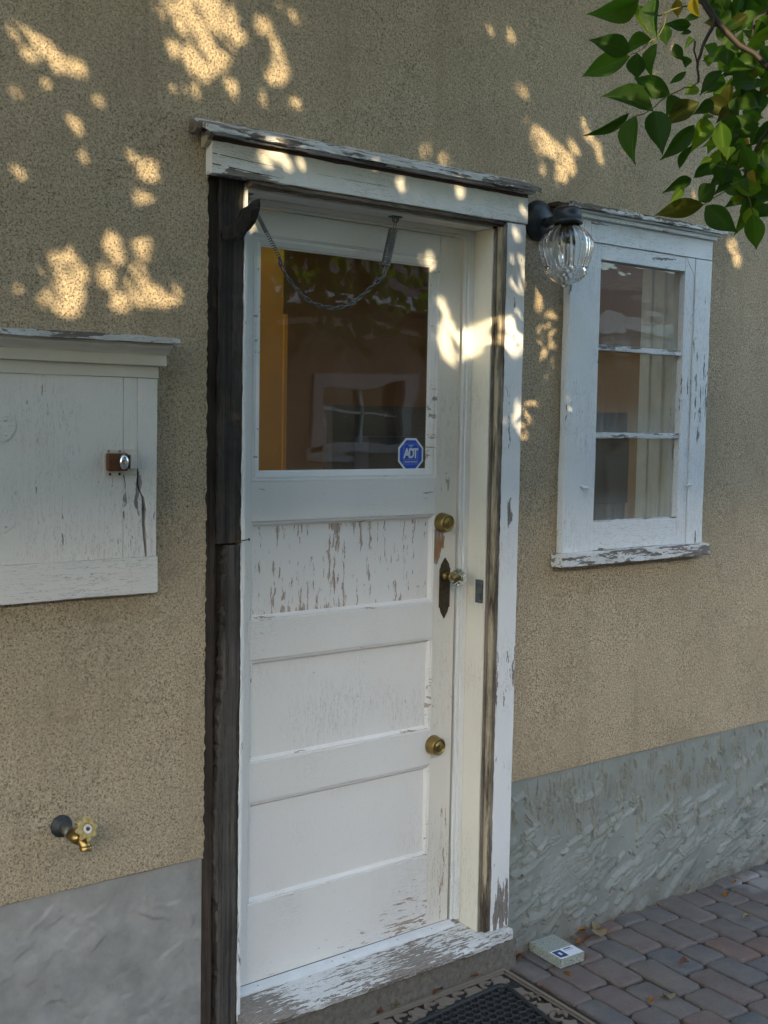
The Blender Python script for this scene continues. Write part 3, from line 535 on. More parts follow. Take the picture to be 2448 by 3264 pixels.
HOLES=[(-0.5427,1.8130,0.0473,-0.0124,-0.0138,-0.0362),(-0.5616,1.8772,0.0256,0.0162,0.0142,-0.0217),(-0.5320,1.8948,0.0149,0.0014,-0.0000,-0.0217),(-0.4286,1.9370,0.0131,0.0039,0.0065,-0.0270),
(-0.4207,1.9075,0.0111,-0.0007,-0.0038,-0.0203),(-0.3630,1.9458,0.0266,0.0028,0.0000,-0.0092),(-0.3525,1.9100,0.0172,-0.0005,-0.0047,-0.0309),(-0.3604,1.8703,0.0228,-0.0016,-0.0079,-0.0411),
(-0.3136,1.8328,0.0595,0.0000,-0.0020,-0.0209),(-0.2780,1.8439,0.0187,0.0110,0.0085,-0.0121),(-0.5020,1.8679,0.0094,0.0058,0.0130,-0.0196),(-0.4452,1.8629,0.0173,0.0106,0.0145,-0.0215),
(-0.4002,1.8159,0.0516,0.0039,0.0000,-0.0143),(-0.5847,1.8020,0.0236,-0.0063,-0.0036,-0.0094),(-0.6338,2.3476,0.0346,-0.0079,-0.0043,-0.0094),(-0.5935,2.3314,0.0379,-0.0170,-0.0070,-0.0107),
(-0.5420,2.2996,0.0474,0.0053,-0.0010,-0.0107),(-0.5083,2.3023,0.0090,0.0047,0.0074,-0.0172),(-0.6239,2.3046,0.0209,-0.0030,-0.0031,-0.0086),(-0.1855,2.4690,0.0713,0.0047,-0.0112,-0.0584),
(-0.2162,2.4984,0.0737,0.0164,0.0002,-0.0226),(-0.1292,2.4444,0.0355,0.0073,0.0003,-0.0315),(-0.2519,2.4394,0.0240,-0.0121,-0.0137,-0.0169),(-0.2334,2.3714,0.0149,0.0097,0.0219,-0.0305),
(-0.2129,2.3858,0.0150,0.0098,0.0197,-0.0273),(-0.1661,2.3741,0.0300,0.0058,0.0001,-0.0125),(-0.2029,2.3515,0.0419,0.0079,0.0001,-0.0093),(-0.2569,2.3001,0.0420,-0.0021,-0.0024,-0.0084),
(-0.2123,2.3113,0.0120,0.0059,0.0101,-0.0214),(-0.2812,2.3875,0.0182,-0.0095,-0.0075,-0.0093),(-0.2969,2.4582,0.0164,0.0036,0.0001,-0.0161),(-0.3109,2.4753,0.0233,0.0052,0.0001,-0.0100),
(-0.1563,2.3969,0.0250,0.0049,0.0001,-0.0104),(-0.1281,2.3340,0.0125,0.0061,0.0090,-0.0187),(-0.0424,2.4890,0.0297,-0.0025,-0.0061,-0.0153),(-0.0036,2.4541,0.0133,0.0027,0.0003,-0.0194),
(0.0036,2.4123,0.0171,0.0058,0.0074,-0.0307),(-0.0119,2.3769,0.0213,0.0040,0.0002,-0.0151),(0.0175,2.3823,0.0189,0.0035,0.0003,-0.0196),(-0.0310,2.3193,0.0119,0.0067,0.0137,-0.0212),
(0.0564,2.3237,0.0118,0.0076,0.0112,-0.0134),(0.0531,2.5365,0.0273,0.0060,0.0002,-0.0130),(-0.4620,2.2435,0.0108,0.0054,0.0051,-0.0117),(-0.3417,2.1055,0.0157,-0.0015,-0.0082,-0.0287),
(-0.3553,2.0467,0.0278,0.0035,0.0000,-0.0081),(-0.3670,2.1141,0.0040,0.0019,0.0094,-0.0213),(-0.5835,2.2555,0.0073,0.0038,0.0036,-0.0085),(0.9427,2.3534,0.0156,0.0072,0.0435,-0.0562),
(0.9822,2.3396,0.0243,0.0117,0.0419,-0.0488),(1.0283,2.3238,0.0215,0.0096,0.0293,-0.0374),(0.8983,2.3596,0.0179,0.0068,0.0242,-0.0435),(0.9316,2.2928,0.0347,0.0049,0.0005,-0.0130),
(1.0770,2.4515,0.0139,0.0036,0.0068,-0.0254),(1.1198,2.4073,0.0146,0.0069,0.0203,-0.0238),(1.1558,2.3885,0.0092,0.0003,-0.0071,-0.0329),(1.0503,2.3697,0.0102,0.0056,0.0231,-0.0220),
(1.0045,2.2765,0.0300,-0.0032,-0.0050,-0.0107),(0.8457,2.4055,0.0104,0.0043,0.0116,-0.0187),(0.7729,2.6370,0.0126,0.0058,0.0134,-0.0213),(0.8330,2.4968,0.0103,0.0045,0.0115,-0.0184),
(0.4754,2.2764,0.0162,0.0024,0.0005,-0.0192),(0.5415,2.2681,0.0140,0.0058,0.0102,-0.0180),(0.7013,2.6407,0.0098,0.0046,0.0109,-0.0175),(0.9640,1.8219,0.0331,-0.0021,-0.0052,-0.0241),
(0.9399,1.7897,0.0163,0.0050,0.0171,-0.0292),(0.9799,1.7689,0.0155,0.0026,0.0063,-0.0210),(0.9919,1.8641,0.0147,-0.0008,-0.0069,-0.0321),(0.9214,1.9154,0.0077,0.0006,0.0016,-0.0398),
(0.9890,1.9339,0.0055,0.0018,0.0099,-0.0165),(1.8393,2.1615,0.0312,0.0032,0.0018,-0.0275),(1.8732,2.1233,0.0234,-0.0002,-0.0057,-0.0249),(0.8103,1.7858,0.0445,0.0025,0.0017,-0.0467),
(0.8118,1.8442,0.0164,-0.0009,-0.0060,-0.0284),(0.8403,1.9760,0.0069,0.0024,0.0164,-0.0278),(0.8307,1.9363,0.0069,0.0023,0.0122,-0.0210),(0.8058,2.0115,0.0077,0.0027,0.0091,-0.0156),
(0.5872,1.8201,0.0390,0.0022,0.0017,-0.0571),(0.6182,1.7892,0.0358,0.0018,0.0014,-0.0470),(0.6526,1.8140,0.0286,0.0016,0.0015,-0.0466),(0.7076,1.8152,0.0544,0.0032,0.0015,-0.0465),
(0.7628,1.8061,0.0366,0.0021,0.0016,-0.0465),(0.5617,1.9154,0.0085,0.0029,0.0150,-0.0278),(0.5750,1.8776,0.0091,-0.0006,-0.0063,-0.0307),(-0.0243,2.1648,0.0338,0.0098,0.0048,-0.0206),
(0.0045,2.1853,0.0213,0.0032,0.0002,-0.0152),(0.0288,2.1671,0.0097,0.0051,0.0117,-0.0181),(0.3882,2.1628,0.0092,0.0000,-0.0043,-0.0214),(0.5928,2.1669,0.0130,0.0051,0.0083,-0.0146),
(0.0723,2.1679,0.0058,0.0025,0.0082,-0.0164),(0.5151,2.0367,0.0131,0.0048,0.0105,-0.0193),(-0.0784,2.0723,0.0190,0.0022,0.0003,-0.0247),(0.4728,2.0351,0.0071,0.0026,0.0062,-0.0115)]

# ================================================================ THE HOUSE: wall, base, eave, rooms behind
house = thing('house', 'tan pebble stucco house side with a grey rendered base and white wooden trim', 'house', (0.3, 0, -.03))
DOORO = (-.192, .80, -.2, 2.17); WINO = (1.045, 1.655, 1.155, 2.16)
def lin(a, b, step): return np.linspace(a, b, max(2, int(round((b - a) / step)) + 1))
xs = np.unique(np.round(np.concatenate([lin(-5, -1, .5), lin(-1, DOORO[0], .02), lin(DOORO[0], DOORO[1], .03), lin(DOORO[1], WINO[0], .02), lin(WINO[0], WINO[1], .03), lin(WINO[1], 2.6, .02), lin(2.6, 7, .5)]), 5))
zs = np.unique(np.round(np.concatenate([lin(.503, WINO[2], .02), lin(WINO[2], WINO[3], .025), np.array([DOORO[3]]), lin(DOORO[3], 3.1, .025), lin(3.1, 3.4, .1)]), 5))
inside = lambda x, z, o: o[0] < x < o[1] and o[2] < z < o[3]
def wall_rel(X, Z):
    e = np.minimum(np.minimum(np.abs(X - DOORO[0]), np.abs(X - DOORO[1])), 9)
    return (fbm(X * 7, Z * 7, 1, 3) - .5) * .006 * np.clip(e / .05, 0, 1)
V, F = grid_mesh(xs, zs, lambda x, z: not inside(x, z, DOORO) and not inside(x, z, WINO), wall_rel)
V = V.tolist()
def ret(a, b, dy=.06):                                     # the cut edge of the stucco into an opening
    n = len(V); V.extend([(a[0], 0, a[1]), (b[0], 0, b[1]), (b[0], dy, b[1]), (a[0], dy, a[1])]); F.append((n, n + 1, n + 2, n + 3))
for o in (DOORO, WINO):
    z0 = max(o[2], .503); ret((o[0], z0), (o[0], o[3])); ret((o[1], z0), (o[1], o[3])); ret((o[0], o[3]), (o[1], o[3]))
    if o is WINO: ret((o[0], o[2]), (o[1], o[2]))
ret((-5, .503), (DOORO[0], .503), .02); ret((DOORO[1], .503), (7, .503), .02)
obj('wall', (V, F), 'stucco', house, True)
def stamp(X, Z, strokes, seed, warp=.0030, fr_=55, sharp=.0012, gw=.0036, gd=1.3, w2=.010):
    """trowel ledges: each stroke rises gently across its width and breaks off sharply, with a ragged edge"""
    x0, z0, dx = X[0, 0], Z[0, 0], X[1, 0] - X[0, 0]; H = np.zeros_like(X); Gv = np.zeros_like(X); nx_, nz_ = X.shape
    W1 = (fbm(X * fr_, Z * fr_, seed, 3, .6) - .5) * 2 * warp; W2 = (fbm(X * 11, Z * 11, seed + 5, 2) - .5) * 2 * w2
    for (cx, cz, ang, ln, wd, am) in strokes:
        r_ = ln * .6 + wd; i0, i1 = max(0, int((cx - r_ - x0) / dx)), min(nx_, int((cx + r_ - x0) / dx) + 1); j0, j1 = max(0, int((cz - r_ - z0) / dx)), min(nz_, int((cz + r_ - z0) / dx) + 1)
        if i1 <= i0 or j1 <= j0: continue
        xx = X[i0:i1, j0:j1] - cx; zz = Z[i0:i1, j0:j1] - cz; c_, s_ = math.cos(ang), math.sin(ang)
        u = xx * c_ + zz * s_; t = -xx * s_ + zz * c_ + W1[i0:i1, j0:j1] + W2[i0:i1, j0:j1]
        e = np.clip(1 - (2 * np.abs(u) / ln) ** 2, 0, 1) ** .5
        p_ = np.where(t < 0, np.clip(1.6 + 1.6 * t / wd, 0, 1), np.clip(1 - t / sharp, 0, 1))
        H[i0:i1, j0:j1] = np.maximum(H[i0:i1, j0:j1], am * e * p_)
        Gv[i0:i1, j0:j1] = np.maximum(Gv[i0:i1, j0:j1], am * e * np.clip(1 - np.abs(t - gw) / gw, 0, 1))     # undercut along the broken edge
    return H - gd * Gv
def base_rough(X, Z):
    r_ = random.Random(9); S = []
    for _ in range(620):
        x = r_.uniform(.84, 2.45); z = r_.uniform(-.03, .485); up = (z + .03) / .53 + r_.gauss(0, .10) + (x - 1.4) * .12 > .60
        if up:
            for q in range(r_.choice((1, 1, 2, 3))): S.append((x + q * r_.uniform(.008, .018), z + r_.gauss(0, .01), PI / 2 * r_.choice((1, 1, -1)) + r_.gauss(0, .16), r_.uniform(.016, .085), r_.uniform(.004, .010), r_.uniform(.0030, .0064)))
        elif r_.random() < .62: S.append((x, z, r_.gauss(.42, .14) + (PI if r_.random() < .85 else 0), r_.uniform(.03, .15), r_.uniform(.010, .030), r_.uniform(.0045, .0105)))
        else: S.append((x, z, r_.uniform(0, 6.28), r_.uniform(.010, .03), r_.uniform(.004, .009), r_.uniform(.0040, .0075)))
    for _ in range(26): S.append((r_.uniform(.86, 2.3), r_.uniform(.1, .45), r_.gauss(-.9, .25), r_.uniform(.04, .09), .007, .0055))
    clump = np.clip((fbm(X * 7, Z * 7, 20, 3) - .22) * 5, .2, 1)
    H = stamp(X, Z, S, 70, .0050, 60) * clump * np.clip((.5 - Z) / .035, 0, 1)
    return .007 - H * 1.15 + (fbm(X * 80, Z * 80, 30, 3) - .5) * .0014 + (fbm(X * 5, Z * 5, 33, 2) - .5) * .004 - .008 * np.clip((.03 - Z) / .06, 0, 1)
xs2 = np.concatenate([lin(.80, 2.45, .0021), lin(2.5, 7, .05)]); zs2 = lin(-.06, .5, .0021)
V, F = grid_mesh(xs2, zs2, lambda x, z: True, base_rough)
obj('foundation', (V, F), 'render', house, False, label='rough trowelled blue grey render base to the right of the door')
def base_smooth(X, Z):
    r_ = random.Random(19); S = []
    for _ in range(95): S.append((r_.uniform(-1.0, -.2), r_.uniform(.0, .46), r_.choice((.5, -.5, 1.9, 2.6, 3.6)) + r_.gauss(0, .3), r_.uniform(.03, .13), r_.uniform(.015, .045), r_.uniform(.0012, .0042)))
    xs_ = np.linspace(-1.1, -.19, 304); zs_ = np.linspace(-.06, .5, 188); G_ = stamp(*np.meshgrid(xs_, zs_, indexing='ij'), S, 90, .005, 40, .003, .004, .35, .016)
    ii = np.clip(((X + 1.1) / .003003).astype(int), 0, 303); jj = np.clip(((Z + .06) / .0029947).astype(int), 0, 187)
    H = G_[ii, jj] * np.clip((.5 - Z) / .03, 0, 1) * (X > -1.1)
    return .006 - H * .7 + (fbm(X * 9, Z * 9, 47, 4) - .5) * .009 + (fbm(X * 70, Z * 70, 50, 3) - .5) * .0016
xs3 = np.concatenate([lin(-5, -1, .1), lin(-.996, -.19, .004)]); V, F = grid_mesh(xs3, lin(-.06, .5, .004), lambda x, z: True, base_smooth)
V = V.tolist(); n = len(V); V += [(-.19, 0.006, -.06), (-.19, .006, .5), (-.19, .08, .5), (-.19, .08, -.06)]; F.append((n, n + 1, n + 2, n + 3))
obj('foundation', (V, F), 'render_smooth', house, True, label='smoother grey render base to the left of the door')
bm = B(); box(bm, -5.2, 7.2, -.55, .1, 3.36, 3.40, 0); obj('added_soffit', bm, 'trim_white', house)  # unseen eave added above; it darkens the upper wall
bm = B(); box(bm, -5.2, 7.2, -.58, -.55, 3.34, 3.52, 0); obj('fascia', bm, 'trim_white', house)
bm = B()
for x0, x1, y0, y1 in ((-5.2, 7.2, -.62, .3), (-5.2, 7.2, 1.56, 11), (-5.2, -1.15, .3, 1.56), (1.1, 7.2, .3, 1.56)): box(bm, x0, x1, y0, y1, 3.525, 3.60, 0)  # slabs leave a gap for the added rooflight
obj('roof', bm, 'roof', house)
bm = B()
for x0, x1, y0, y1 in ((-1.2, -1.15, .3, 1.56), (1.1, 1.15, .3, 1.56), (-1.2, 1.15, .25, .3), (-1.2, 1.15, 1.56, 1.60)): box(bm, x0, x1, y0, y1, 2.5, 3.52, 0)
obj('added_light_well', bm, 'room_ceiling', house)  # unseen rooflight shaft, added to bring daylight onto the partition
# rooms behind the glass: walls, lit through unseen openings added overhead and at the back
RX0, RX1, RY0, RY1, RZ0, RZ1 = -1.2, 3.4, .22, 3.2, .06, 2.5
def quad(bm, a, b, c, d):
    f = bm.faces.new([bm.verts.new(p) for p in (a, b, c, d)]); return f
bm = B()
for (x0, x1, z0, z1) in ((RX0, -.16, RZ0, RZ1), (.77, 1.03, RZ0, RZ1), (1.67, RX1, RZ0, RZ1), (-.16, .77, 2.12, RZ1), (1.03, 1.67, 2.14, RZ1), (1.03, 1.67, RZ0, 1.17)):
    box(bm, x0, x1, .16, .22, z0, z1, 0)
obj('inner_wall', bm, 'ochre_shaded', house)
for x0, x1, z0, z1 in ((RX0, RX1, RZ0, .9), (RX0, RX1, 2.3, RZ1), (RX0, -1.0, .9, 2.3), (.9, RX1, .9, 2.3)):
    bm = B(); box(bm, x0, x1, RY1, RY1 + .08, z0, z1, 0); obj('inner_wall', bm, 'ochre_shaded', house)
bm = B(); box(bm, RX1, RX1 + .08, .16, RY1 + .08, RZ0, RZ1, 0); obj('inner_wall', bm, 'ochre_shaded', house)
bm = B()
for x0, x1, y0, y1 in ((RX0, RX1, .16, .3), (RX0, RX1, 1.56, RY1 + .08), (1.1, RX1, .3, 1.56)): box(bm, x0, x1, y0, y1, RZ1, RZ1 + .06, 0)
obj('ceiling', bm, 'room_ceiling', house)
bm = B(); box(bm, RX0, RX1, .16, RY1 + .08, RZ0 - .05, RZ0, 0); obj('inner_floor', bm, 'room_floor', house)
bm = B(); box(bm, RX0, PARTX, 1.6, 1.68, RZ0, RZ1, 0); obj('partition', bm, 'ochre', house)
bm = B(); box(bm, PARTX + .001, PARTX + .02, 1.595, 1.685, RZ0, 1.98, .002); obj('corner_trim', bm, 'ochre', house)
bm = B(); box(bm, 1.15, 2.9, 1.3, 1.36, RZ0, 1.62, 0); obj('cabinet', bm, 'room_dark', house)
bm = B(); box(bm, 1.25, 2.8, 1.2, 1.29, 1.2, 1.50, .005); obj('cabinet', bm, 'cabinet', house)

# ================================================================ DOOR FRAME
fr = thing('door_frame', 'weathered white door frame with peeling paint, bare dark stud on its left and worn sill', 'door frame', (.3, 0, .04))
obj('side_casing', plank(.760, .832, -.027, -.002, .083, 2.118, 'z', .05, .0006, .002, 3), 'casing_paint', fr)
obj('head_casing', plank(-.197, .834, -.030, -.002, 2.121, 2.1935, 'x', .04, .0007, .002, 4), 'head_paint', fr)
bm = plank(-.10, .832, -.0285, -.027, 2.119, 2.127, 'x', .02, .0008, 0, 5); bm.free()
bm = plank(-.2265, .853, -.064, .0, -.006, .006, 'x', .02, .0011, .002, 6)
for v in bm.verts: v.co.z += 2.241 + v.co.y * .45
obj('drip_cap', bm, 'cap_wood', fr)
obj('cap_strip', plank(-.213, .846, -.046, -.002, 2.2045, 2.2125, 'x', .03, .0008, .0015, 7), 'cap_wood', fr)
obj('bare_strip', plank(-.199, .836, -.0275, -.002, 2.1940, 2.2040, 'x', .03, .0006, .001, 8), 'brown_x', fr)
bm = B(); prism(bm, [(-.012, 2.180), (-.026, 2.188), (-.042, 2.2040), (-.004, 2.2040), (-.004, 2.180)], -.2105, -.1995, 'yz'); obj('crown_return', bm, 'mould_z', fr)
bm = B(); prism(bm, [(-.004, 2.206), (-.030, 2.206), (-.036, 2.214), (-.036, 2.227), (-.004, 2.238)], -.2430, -.2275, 'yz', .001); obj('cap_return', bm, 'mould_x', fr)
for pts in ([(-.196, 2.1640), (-.15, 2.1622), (-.09, 2.1600), (-.02, 2.1596), (-.09, 2.1612), (-.15, 2.1640), (-.196, 2.1660)], [(-.196, 2.1400), (-.14, 2.1378), (-.07, 2.1350), (-.0, 2.1345), (-.07, 2.1368), (-.14, 2.1402), (-.196, 2.1425)], [(.10, 2.1590), (.22, 2.1570), (.34, 2.1580), (.22, 2.1580)]):
    bm = B(); prism(bm, pts, -.0306, -.0296); obj('split', bm, 'brown_x', fr)
# right jamb: inner face, weathered moulding outside it, stop in front of the door
obj('jamb', plank(.731, .768, .002, .16, .07, 2.10, 'z', .08, .0003, .0015, 9), 'jamb_paint', fr)
obj('moulding', plank(.743, .757, -.020, .0005, .082, 2.105, 'z', .03, .0006, .002, 10), 'mould_z', fr)
obj('moulding_lip', plank(.7505, .7592, -.0255, -.0205, .086, 2.112, 'z', .02, .0007, .0012, 11), 'lip_z', fr)
obj('groove_strip', plank(.734, .742, -.006, .0005, .082, 2.10, 'z', .04, .0003, .0008, 12), 'lip_z', fr)
obj('door_stop', plank(.712, .7308, .074, .0885, .098, 2.0985, 'z', .1, .0002, .002, 13), 'stop_paint', fr)
obj('door_stop', plank(.7005, .7115, .080, .0885, .098, 2.087, 'z', .1, .0002, .002, 14), 'stop_paint', fr)
obj('head_jamb', plank(-.085, .7305, .002, .16, 2.101, 2.118, 'x', .08, .0003, .0015, 15), 'jamb_paint_x', fr)
obj('head_stop', plank(-.085, .7118, .074, .0885, 2.0875, 2.1008, 'x', .1, .0002, .002, 16), 'jamb_paint_x', fr)
obj('head_stop', plank(-.085, .70, .080, .0885, 2.080, 2.0872, 'x', .1, .0002, .0015, 17), 'jamb_paint_x', fr)
obj('head_moulding', plank(-.085, .742, -.0195, .0005, 2.1065, 2.1195, 'x', .03, .0007, .002, 18), 'mould_x', fr)
obj('head_lip', plank(-.085, .7425, -.0255, -.0200, 2.1105, 2.1200, 'x', .02, .0008, .001, 19), 'mould_x', fr)
# left: casing gone, rough stud and jamb edge bare
obj('plaster_edge', plank(-.1935, -.1890, -.0012, .03, .50, 2.119, 'z', .010, .0013, 0, 99), 'stucco', house)
obj('stud_strip', plank(-.190, -.157, .012, .10, -.03, 2.12, 'z', .03, .0014, .002, 20), 'stud_strip', fr)
obj('stud', plank(-.155, -.0885, .004, .10, 1.26, 2.12, 'z', .025, .0016, .003, 21), 'stud', fr, label='nearly black upper length of the bare stud')
r = random.Random(5); bm = B(); rings = []; yo = 0; N_ = 110
for i in range(N_ + 1):
    z = -.02 + i * 1.275 / N_; yo = .86 * yo + r.gauss(0, .0006)
    xl = -.152 + .005 * math.sin(z * 9) + max(0, (z - .85) / .4) * .028 + r.gauss(0, .0022) + (.006 if r.random() < .08 else 0); xr = -.0885 + r.gauss(0, .0005)
    rings.append([bm.verts.new(q) for q in ((xl, .05, z), (xl + .002, .006 + yo + r.gauss(0, .0007), z)) + tuple((xl + (xr - xl) * t, .002 + yo + .0022 * vnoise(np.array(t * 7.0), np.array(z * 3.0), 3).item() + r.gauss(0, .0003), z) for t in (.12, .27, .42, .57, .72, .88)) + ((xr, .004 + yo, z), (xr, .05, z))])
for p_, q_ in zip(rings, rings[1:]):
    for k in range(9): f = bm.faces.new((p_[k], p_[k + 1], q_[k + 1], q_[k])); f.smooth = 0 < k < 8
bm.faces.new(rings[-1])
obj('stud', bm, 'stud_low', fr, label='greyer lower length of the bare stud with a splintered left edge')
obj('backing_strip', plank(-.156, -.09, .03, .11, -.03, 1.258, 'z', .04, .001, .002, 22), 'stud', fr)
obj('jamb_edge', plank(-.0875, -.0790, .001, .12, .06, 2.10, 'z', .03, .0004, .001, 23), 'casing_paint', fr)
bm = B(); cs = [(-.150, 1.985, .0, .014), (-.135, 1.992, -.012, .020), (-.12, 2.004, -.022, .028), (-.105, 2.022, -.034, .030), (-.093, 2.042, -.048, .024), (-.088, 2.056, -.058, .012)]
r = random.Random(2); rings = []
for (x, z, y, h) in cs:
    rings.append([bm.verts.new((x + r.uniform(-.003, .003) + dx, y + dy, z + dz)) for dx, dy, dz in ((0, -.006, -h), (.008, .004, -h * .4), (.010, .006, h * .8), (-.004, .0, h), (-.012, -.004, h * .3), (-.008, -.008, -h * .6))])
for a, b in zip(rings, rings[1:]):
    for k in range(6): bm.faces.new((a[k], a[(k + 1) % 6], b[(k + 1) % 6], b[k]))
bm.faces.new(rings[0][::-1]); bm.faces.new(rings[-1]); bmesh.ops.subdivide_edges(bm, edges=bm.edges[:], cuts=1)
for v in bm.verts: v.co += Vector((r.gauss(0, .003), r.gauss(0, .002), r.gauss(0, .0035)))
obj('splinter', bm, 'char_and_crack_shade', fr, label='charred looking curl of wood sticking out near the top of the stud')
bm = B(); tube(bm, [(-.108, .004, 1.262), (-.096, -.022, 1.268), (-.0905, -.034, 1.2705)], [.0016, .0016, .0013], 6); lathe(bm, [(0, 0), (.0034, .0), (.0034, .0014), (0, .0014)], (-.0902, -.0345, 1.2707), (.4, -.9, .15), 8); obj('nail', bm, 'rust', fr)
# sill, white strip under the door, concrete under the sill
r = random.Random(8); bm = B(); n = 60; prof = [(.10, .0890), (.05, .0850), (.0, .0815), (-.045, .0775), (-.060, .0738), (-.066, .0660), (-.062, .0545), (-.045, .0500), (.10, .0500)]
rings = []
for i in range(n + 1):
    x = -.0865 + (.7305 + .0865) * i / n; worn = max(0, 1 - (x + .0865) / .10)
    rings.append([bm.verts.new((x, y + (r.gauss(0, .0013) if y < -.03 else 0) + worn * (.014 if y < -.03 else 0), z + r.gauss(0, .0006) - worn * (.006 if y < .01 else 0))) for y, z in prof])
for a, b in zip(rings, rings[1:]):
    for k in range(len(prof)): bm.faces.new((a[k], a[(k + 1) % len(prof)], b[(k + 1) % len(prof)], b[k]))
bm.faces.new(rings[0][::-1]); bm.faces.new(rings[-1]); obj('sill', bm, 'sill_paint', fr)
obj('sill_horn', plank(.7312, .829, -.050, .0, .052, .081, 'x', .015, .0014, .002, 31), 'sill_paint', fr)
bm = B(); prism(bm, [(.089, .0975), (.083, .0972), (.064, .0935), (.0590, .0905), (.0580, .0830), (.089, .0830)], -.079, .7005, 'yz'); obj('weather_strip', bm, 'strip_white', fr)
bm = B()
for x in (.02, .26, .30, .49, .62): lathe(bm, [(0, 0), (.0022, 0), (.0018, .0008), (0, .001)], (x, .0725, .0952), (0, -.2, 1), 8)
obj('strip_screw', bm, 'steel', fr)
obj('sill_base', plank(-.155, .845, -.050, .1, -.06, .0495, 'x', .02, .0016, .004, 25), 'concrete', fr)
bm = B(); box(bm, .7245, .7300, .006, .034, 1.045, 1.112, .002); box(bm, .7215, .7245, .009, .026, 1.052, 1.066, .001); box(bm, .7215, .7245, .009, .026, 1.09, 1.104, .001); obj('strike_plate', bm, 'plate_grey', fr)

# ================================================================ DOOR
door = thing('door', 'worn white wooden panel door with a large square glass pane on top', 'door', (.27, .11, .1))
YF, YB = .090, .130
obj('stile', plank(-.145, -.003, YF, YB, .0985, 2.079, 'z', .2, .0002, .0015, 40), 'door_paint', door)
obj('stile', plank(.615, .696, YF, YB, .0985, 2.079, 'z', .2, .0002, .0015, 41), 'door_stile', door)
for i, (z0, z1) in enumerate(((2.0165, 2.079), (1.300, 1.4015), (.946, 1.0455), (.5755, .677), (.0985, .307))):
    obj('rail', plank(-.0028, .6148, YF + .0004, YB, z0, z1, 'x', .2, .0002, .0012, 42 + i), 'door_rail', door)
def sticking(x0, x1, z0, z1, w, y0, y1, mat, name):
    """the sloped moulding round an opening, mitred"""
    bm = B(); prof = [(0, y0 + .0006), (w * .12, y0 + .0010), (w * .16, y0 + .0035), (w * .42, y0 + .0030), (w * .86, y1 - .0035), (w * .9, y1 - .0005), (w, y1), (w, y1 + .006), (0, y1 + .006)]
    R4 = []
    for d, y in prof: R4.append([bm.verts.new(p) for p in ((x0 + d, y, z0 + d), (x1 - d, y, z0 + d), (x1 - d, y, z1 - d), (x0 + d, y, z1 - d))])
    for a, b in zip(R4, R4[1:]):
        for k in range(4): bm.faces.new((a[k], a[(k + 1) % 4], b[(k + 1) % 4], b[k]))
    return obj(name, bm, mat, door)
for i, (z0, z1) in enumerate(((1.0457, 1.2998), (.6772, .9458), (.3072, .5753))):
    p = obj('panel', plank(-.0026, .6146, .1035, .115, z0, z1, 'x', .2, .0001, 0, 50 + i), 'door_panel_worn' if i == 0 else 'door_panel', door, **({'label': 'upper panel streaked with chipped paint'} if i == 0 else {}))
    sticking(-.0024, .6144, z0 + .0004, z1 - .0004, .0135, YF, .1034, 'door_mould', 'panel_moulding')
sticking(-.0024, .6144, 1.4019, 2.0161, .027, YF, .1010, 'door_mould', 'glazing_bead')
bm = B(); box(bm, -.004, .616, .1035, .1065, 1.40, 2.018, 0); obj('glass_pane', bm, 'pane', door)
# brass deadbolts
def deadbolt(x, z):
    bm = B(); lathe(bm, [(0, 0), (.0285, 0), (.0285, .004), (.0255, .016), (.0245, .027), (.0225, .029), (.0205, .0285), (.0195, .0265), (.0125, .0265), (.0118, .0285), (0, .0285)], (x, YF - .0002, z), (0, -1, 0), 36)
    o = obj('deadbolt', bm, 'brass', door, False)
    bm = B(); box(bm, x - .0011, x + .0011, YF - .0291, YF - .0284, z - .007, z + .004, .0003); lathe(bm, [(0, 0), (.0024, 0), (.0024, .0006), (0, .0006)], (x, YF - .0285, z + .0045), (0, -1, 0), 10); obj('keyhole', bm, 'black_metal', o)
deadbolt(.6405, 1.2745); deadbolt(.6245, .6325)
PX, PZ0, PZ1 = .6555, .9965, 1.1735; w = .0205
poly = [(PX - w, PZ0 + .034), (PX - w * .72, PZ0 + .032), (PX - w * .66, PZ0 + .02), (PX, PZ0), (PX + w * .66, PZ0 + .02), (PX + w * .72, PZ0 + .032), (PX + w, PZ0 + .034), (PX + w, PZ1 - .032), (PX + w * .78, PZ1 - .029), (PX + w * .72, PZ1 - .018), (PX, PZ1), (PX - w * .72, PZ1 - .018), (PX - w * .78, PZ1 - .029), (PX - w, PZ1 - .032)]
bm = B(); prism(bm, poly, YF - .003, YF - .0003, 'xz', .0008); prism(bm, [(PX + (x - PX) * .72, (PZ0 + PZ1) / 2 + (z - (PZ0 + PZ1) / 2) * .82) for x, z in poly], YF - .0042, YF - .0031, 'xz', .0006)
bp = obj('backplate', bm, 'brass_dark', door)
bm = B(); box(bm, PX - .0015, PX + .0015, YF - .0048, YF - .0043, 1.055, 1.066, .0003); lathe(bm, [(0, 0), (.003, 0), (.003, .0005), (0, .0005)], (PX, YF - .0043, 1.067), (0, -1, 0), 10); obj('keyhole', bm, 'black_metal', bp)
KZ = 1.121
bm = B(); lathe(bm, [(0, 0), (.0135, 0), (.0135, .005), (.0095, .009), (.009, .020), (.0125, .024), (.0150, .030), (.0135, .033), (0, .033)], (PX, YF - .0044, KZ), (0, -1, 0), 24); obj('knob_shank', bm, 'brass', door)
def flut(th, h, r): return r * (1 + .055 * math.cos(12 * th)) if r > .012 else r * (1 + .02 * math.cos(12 * th))
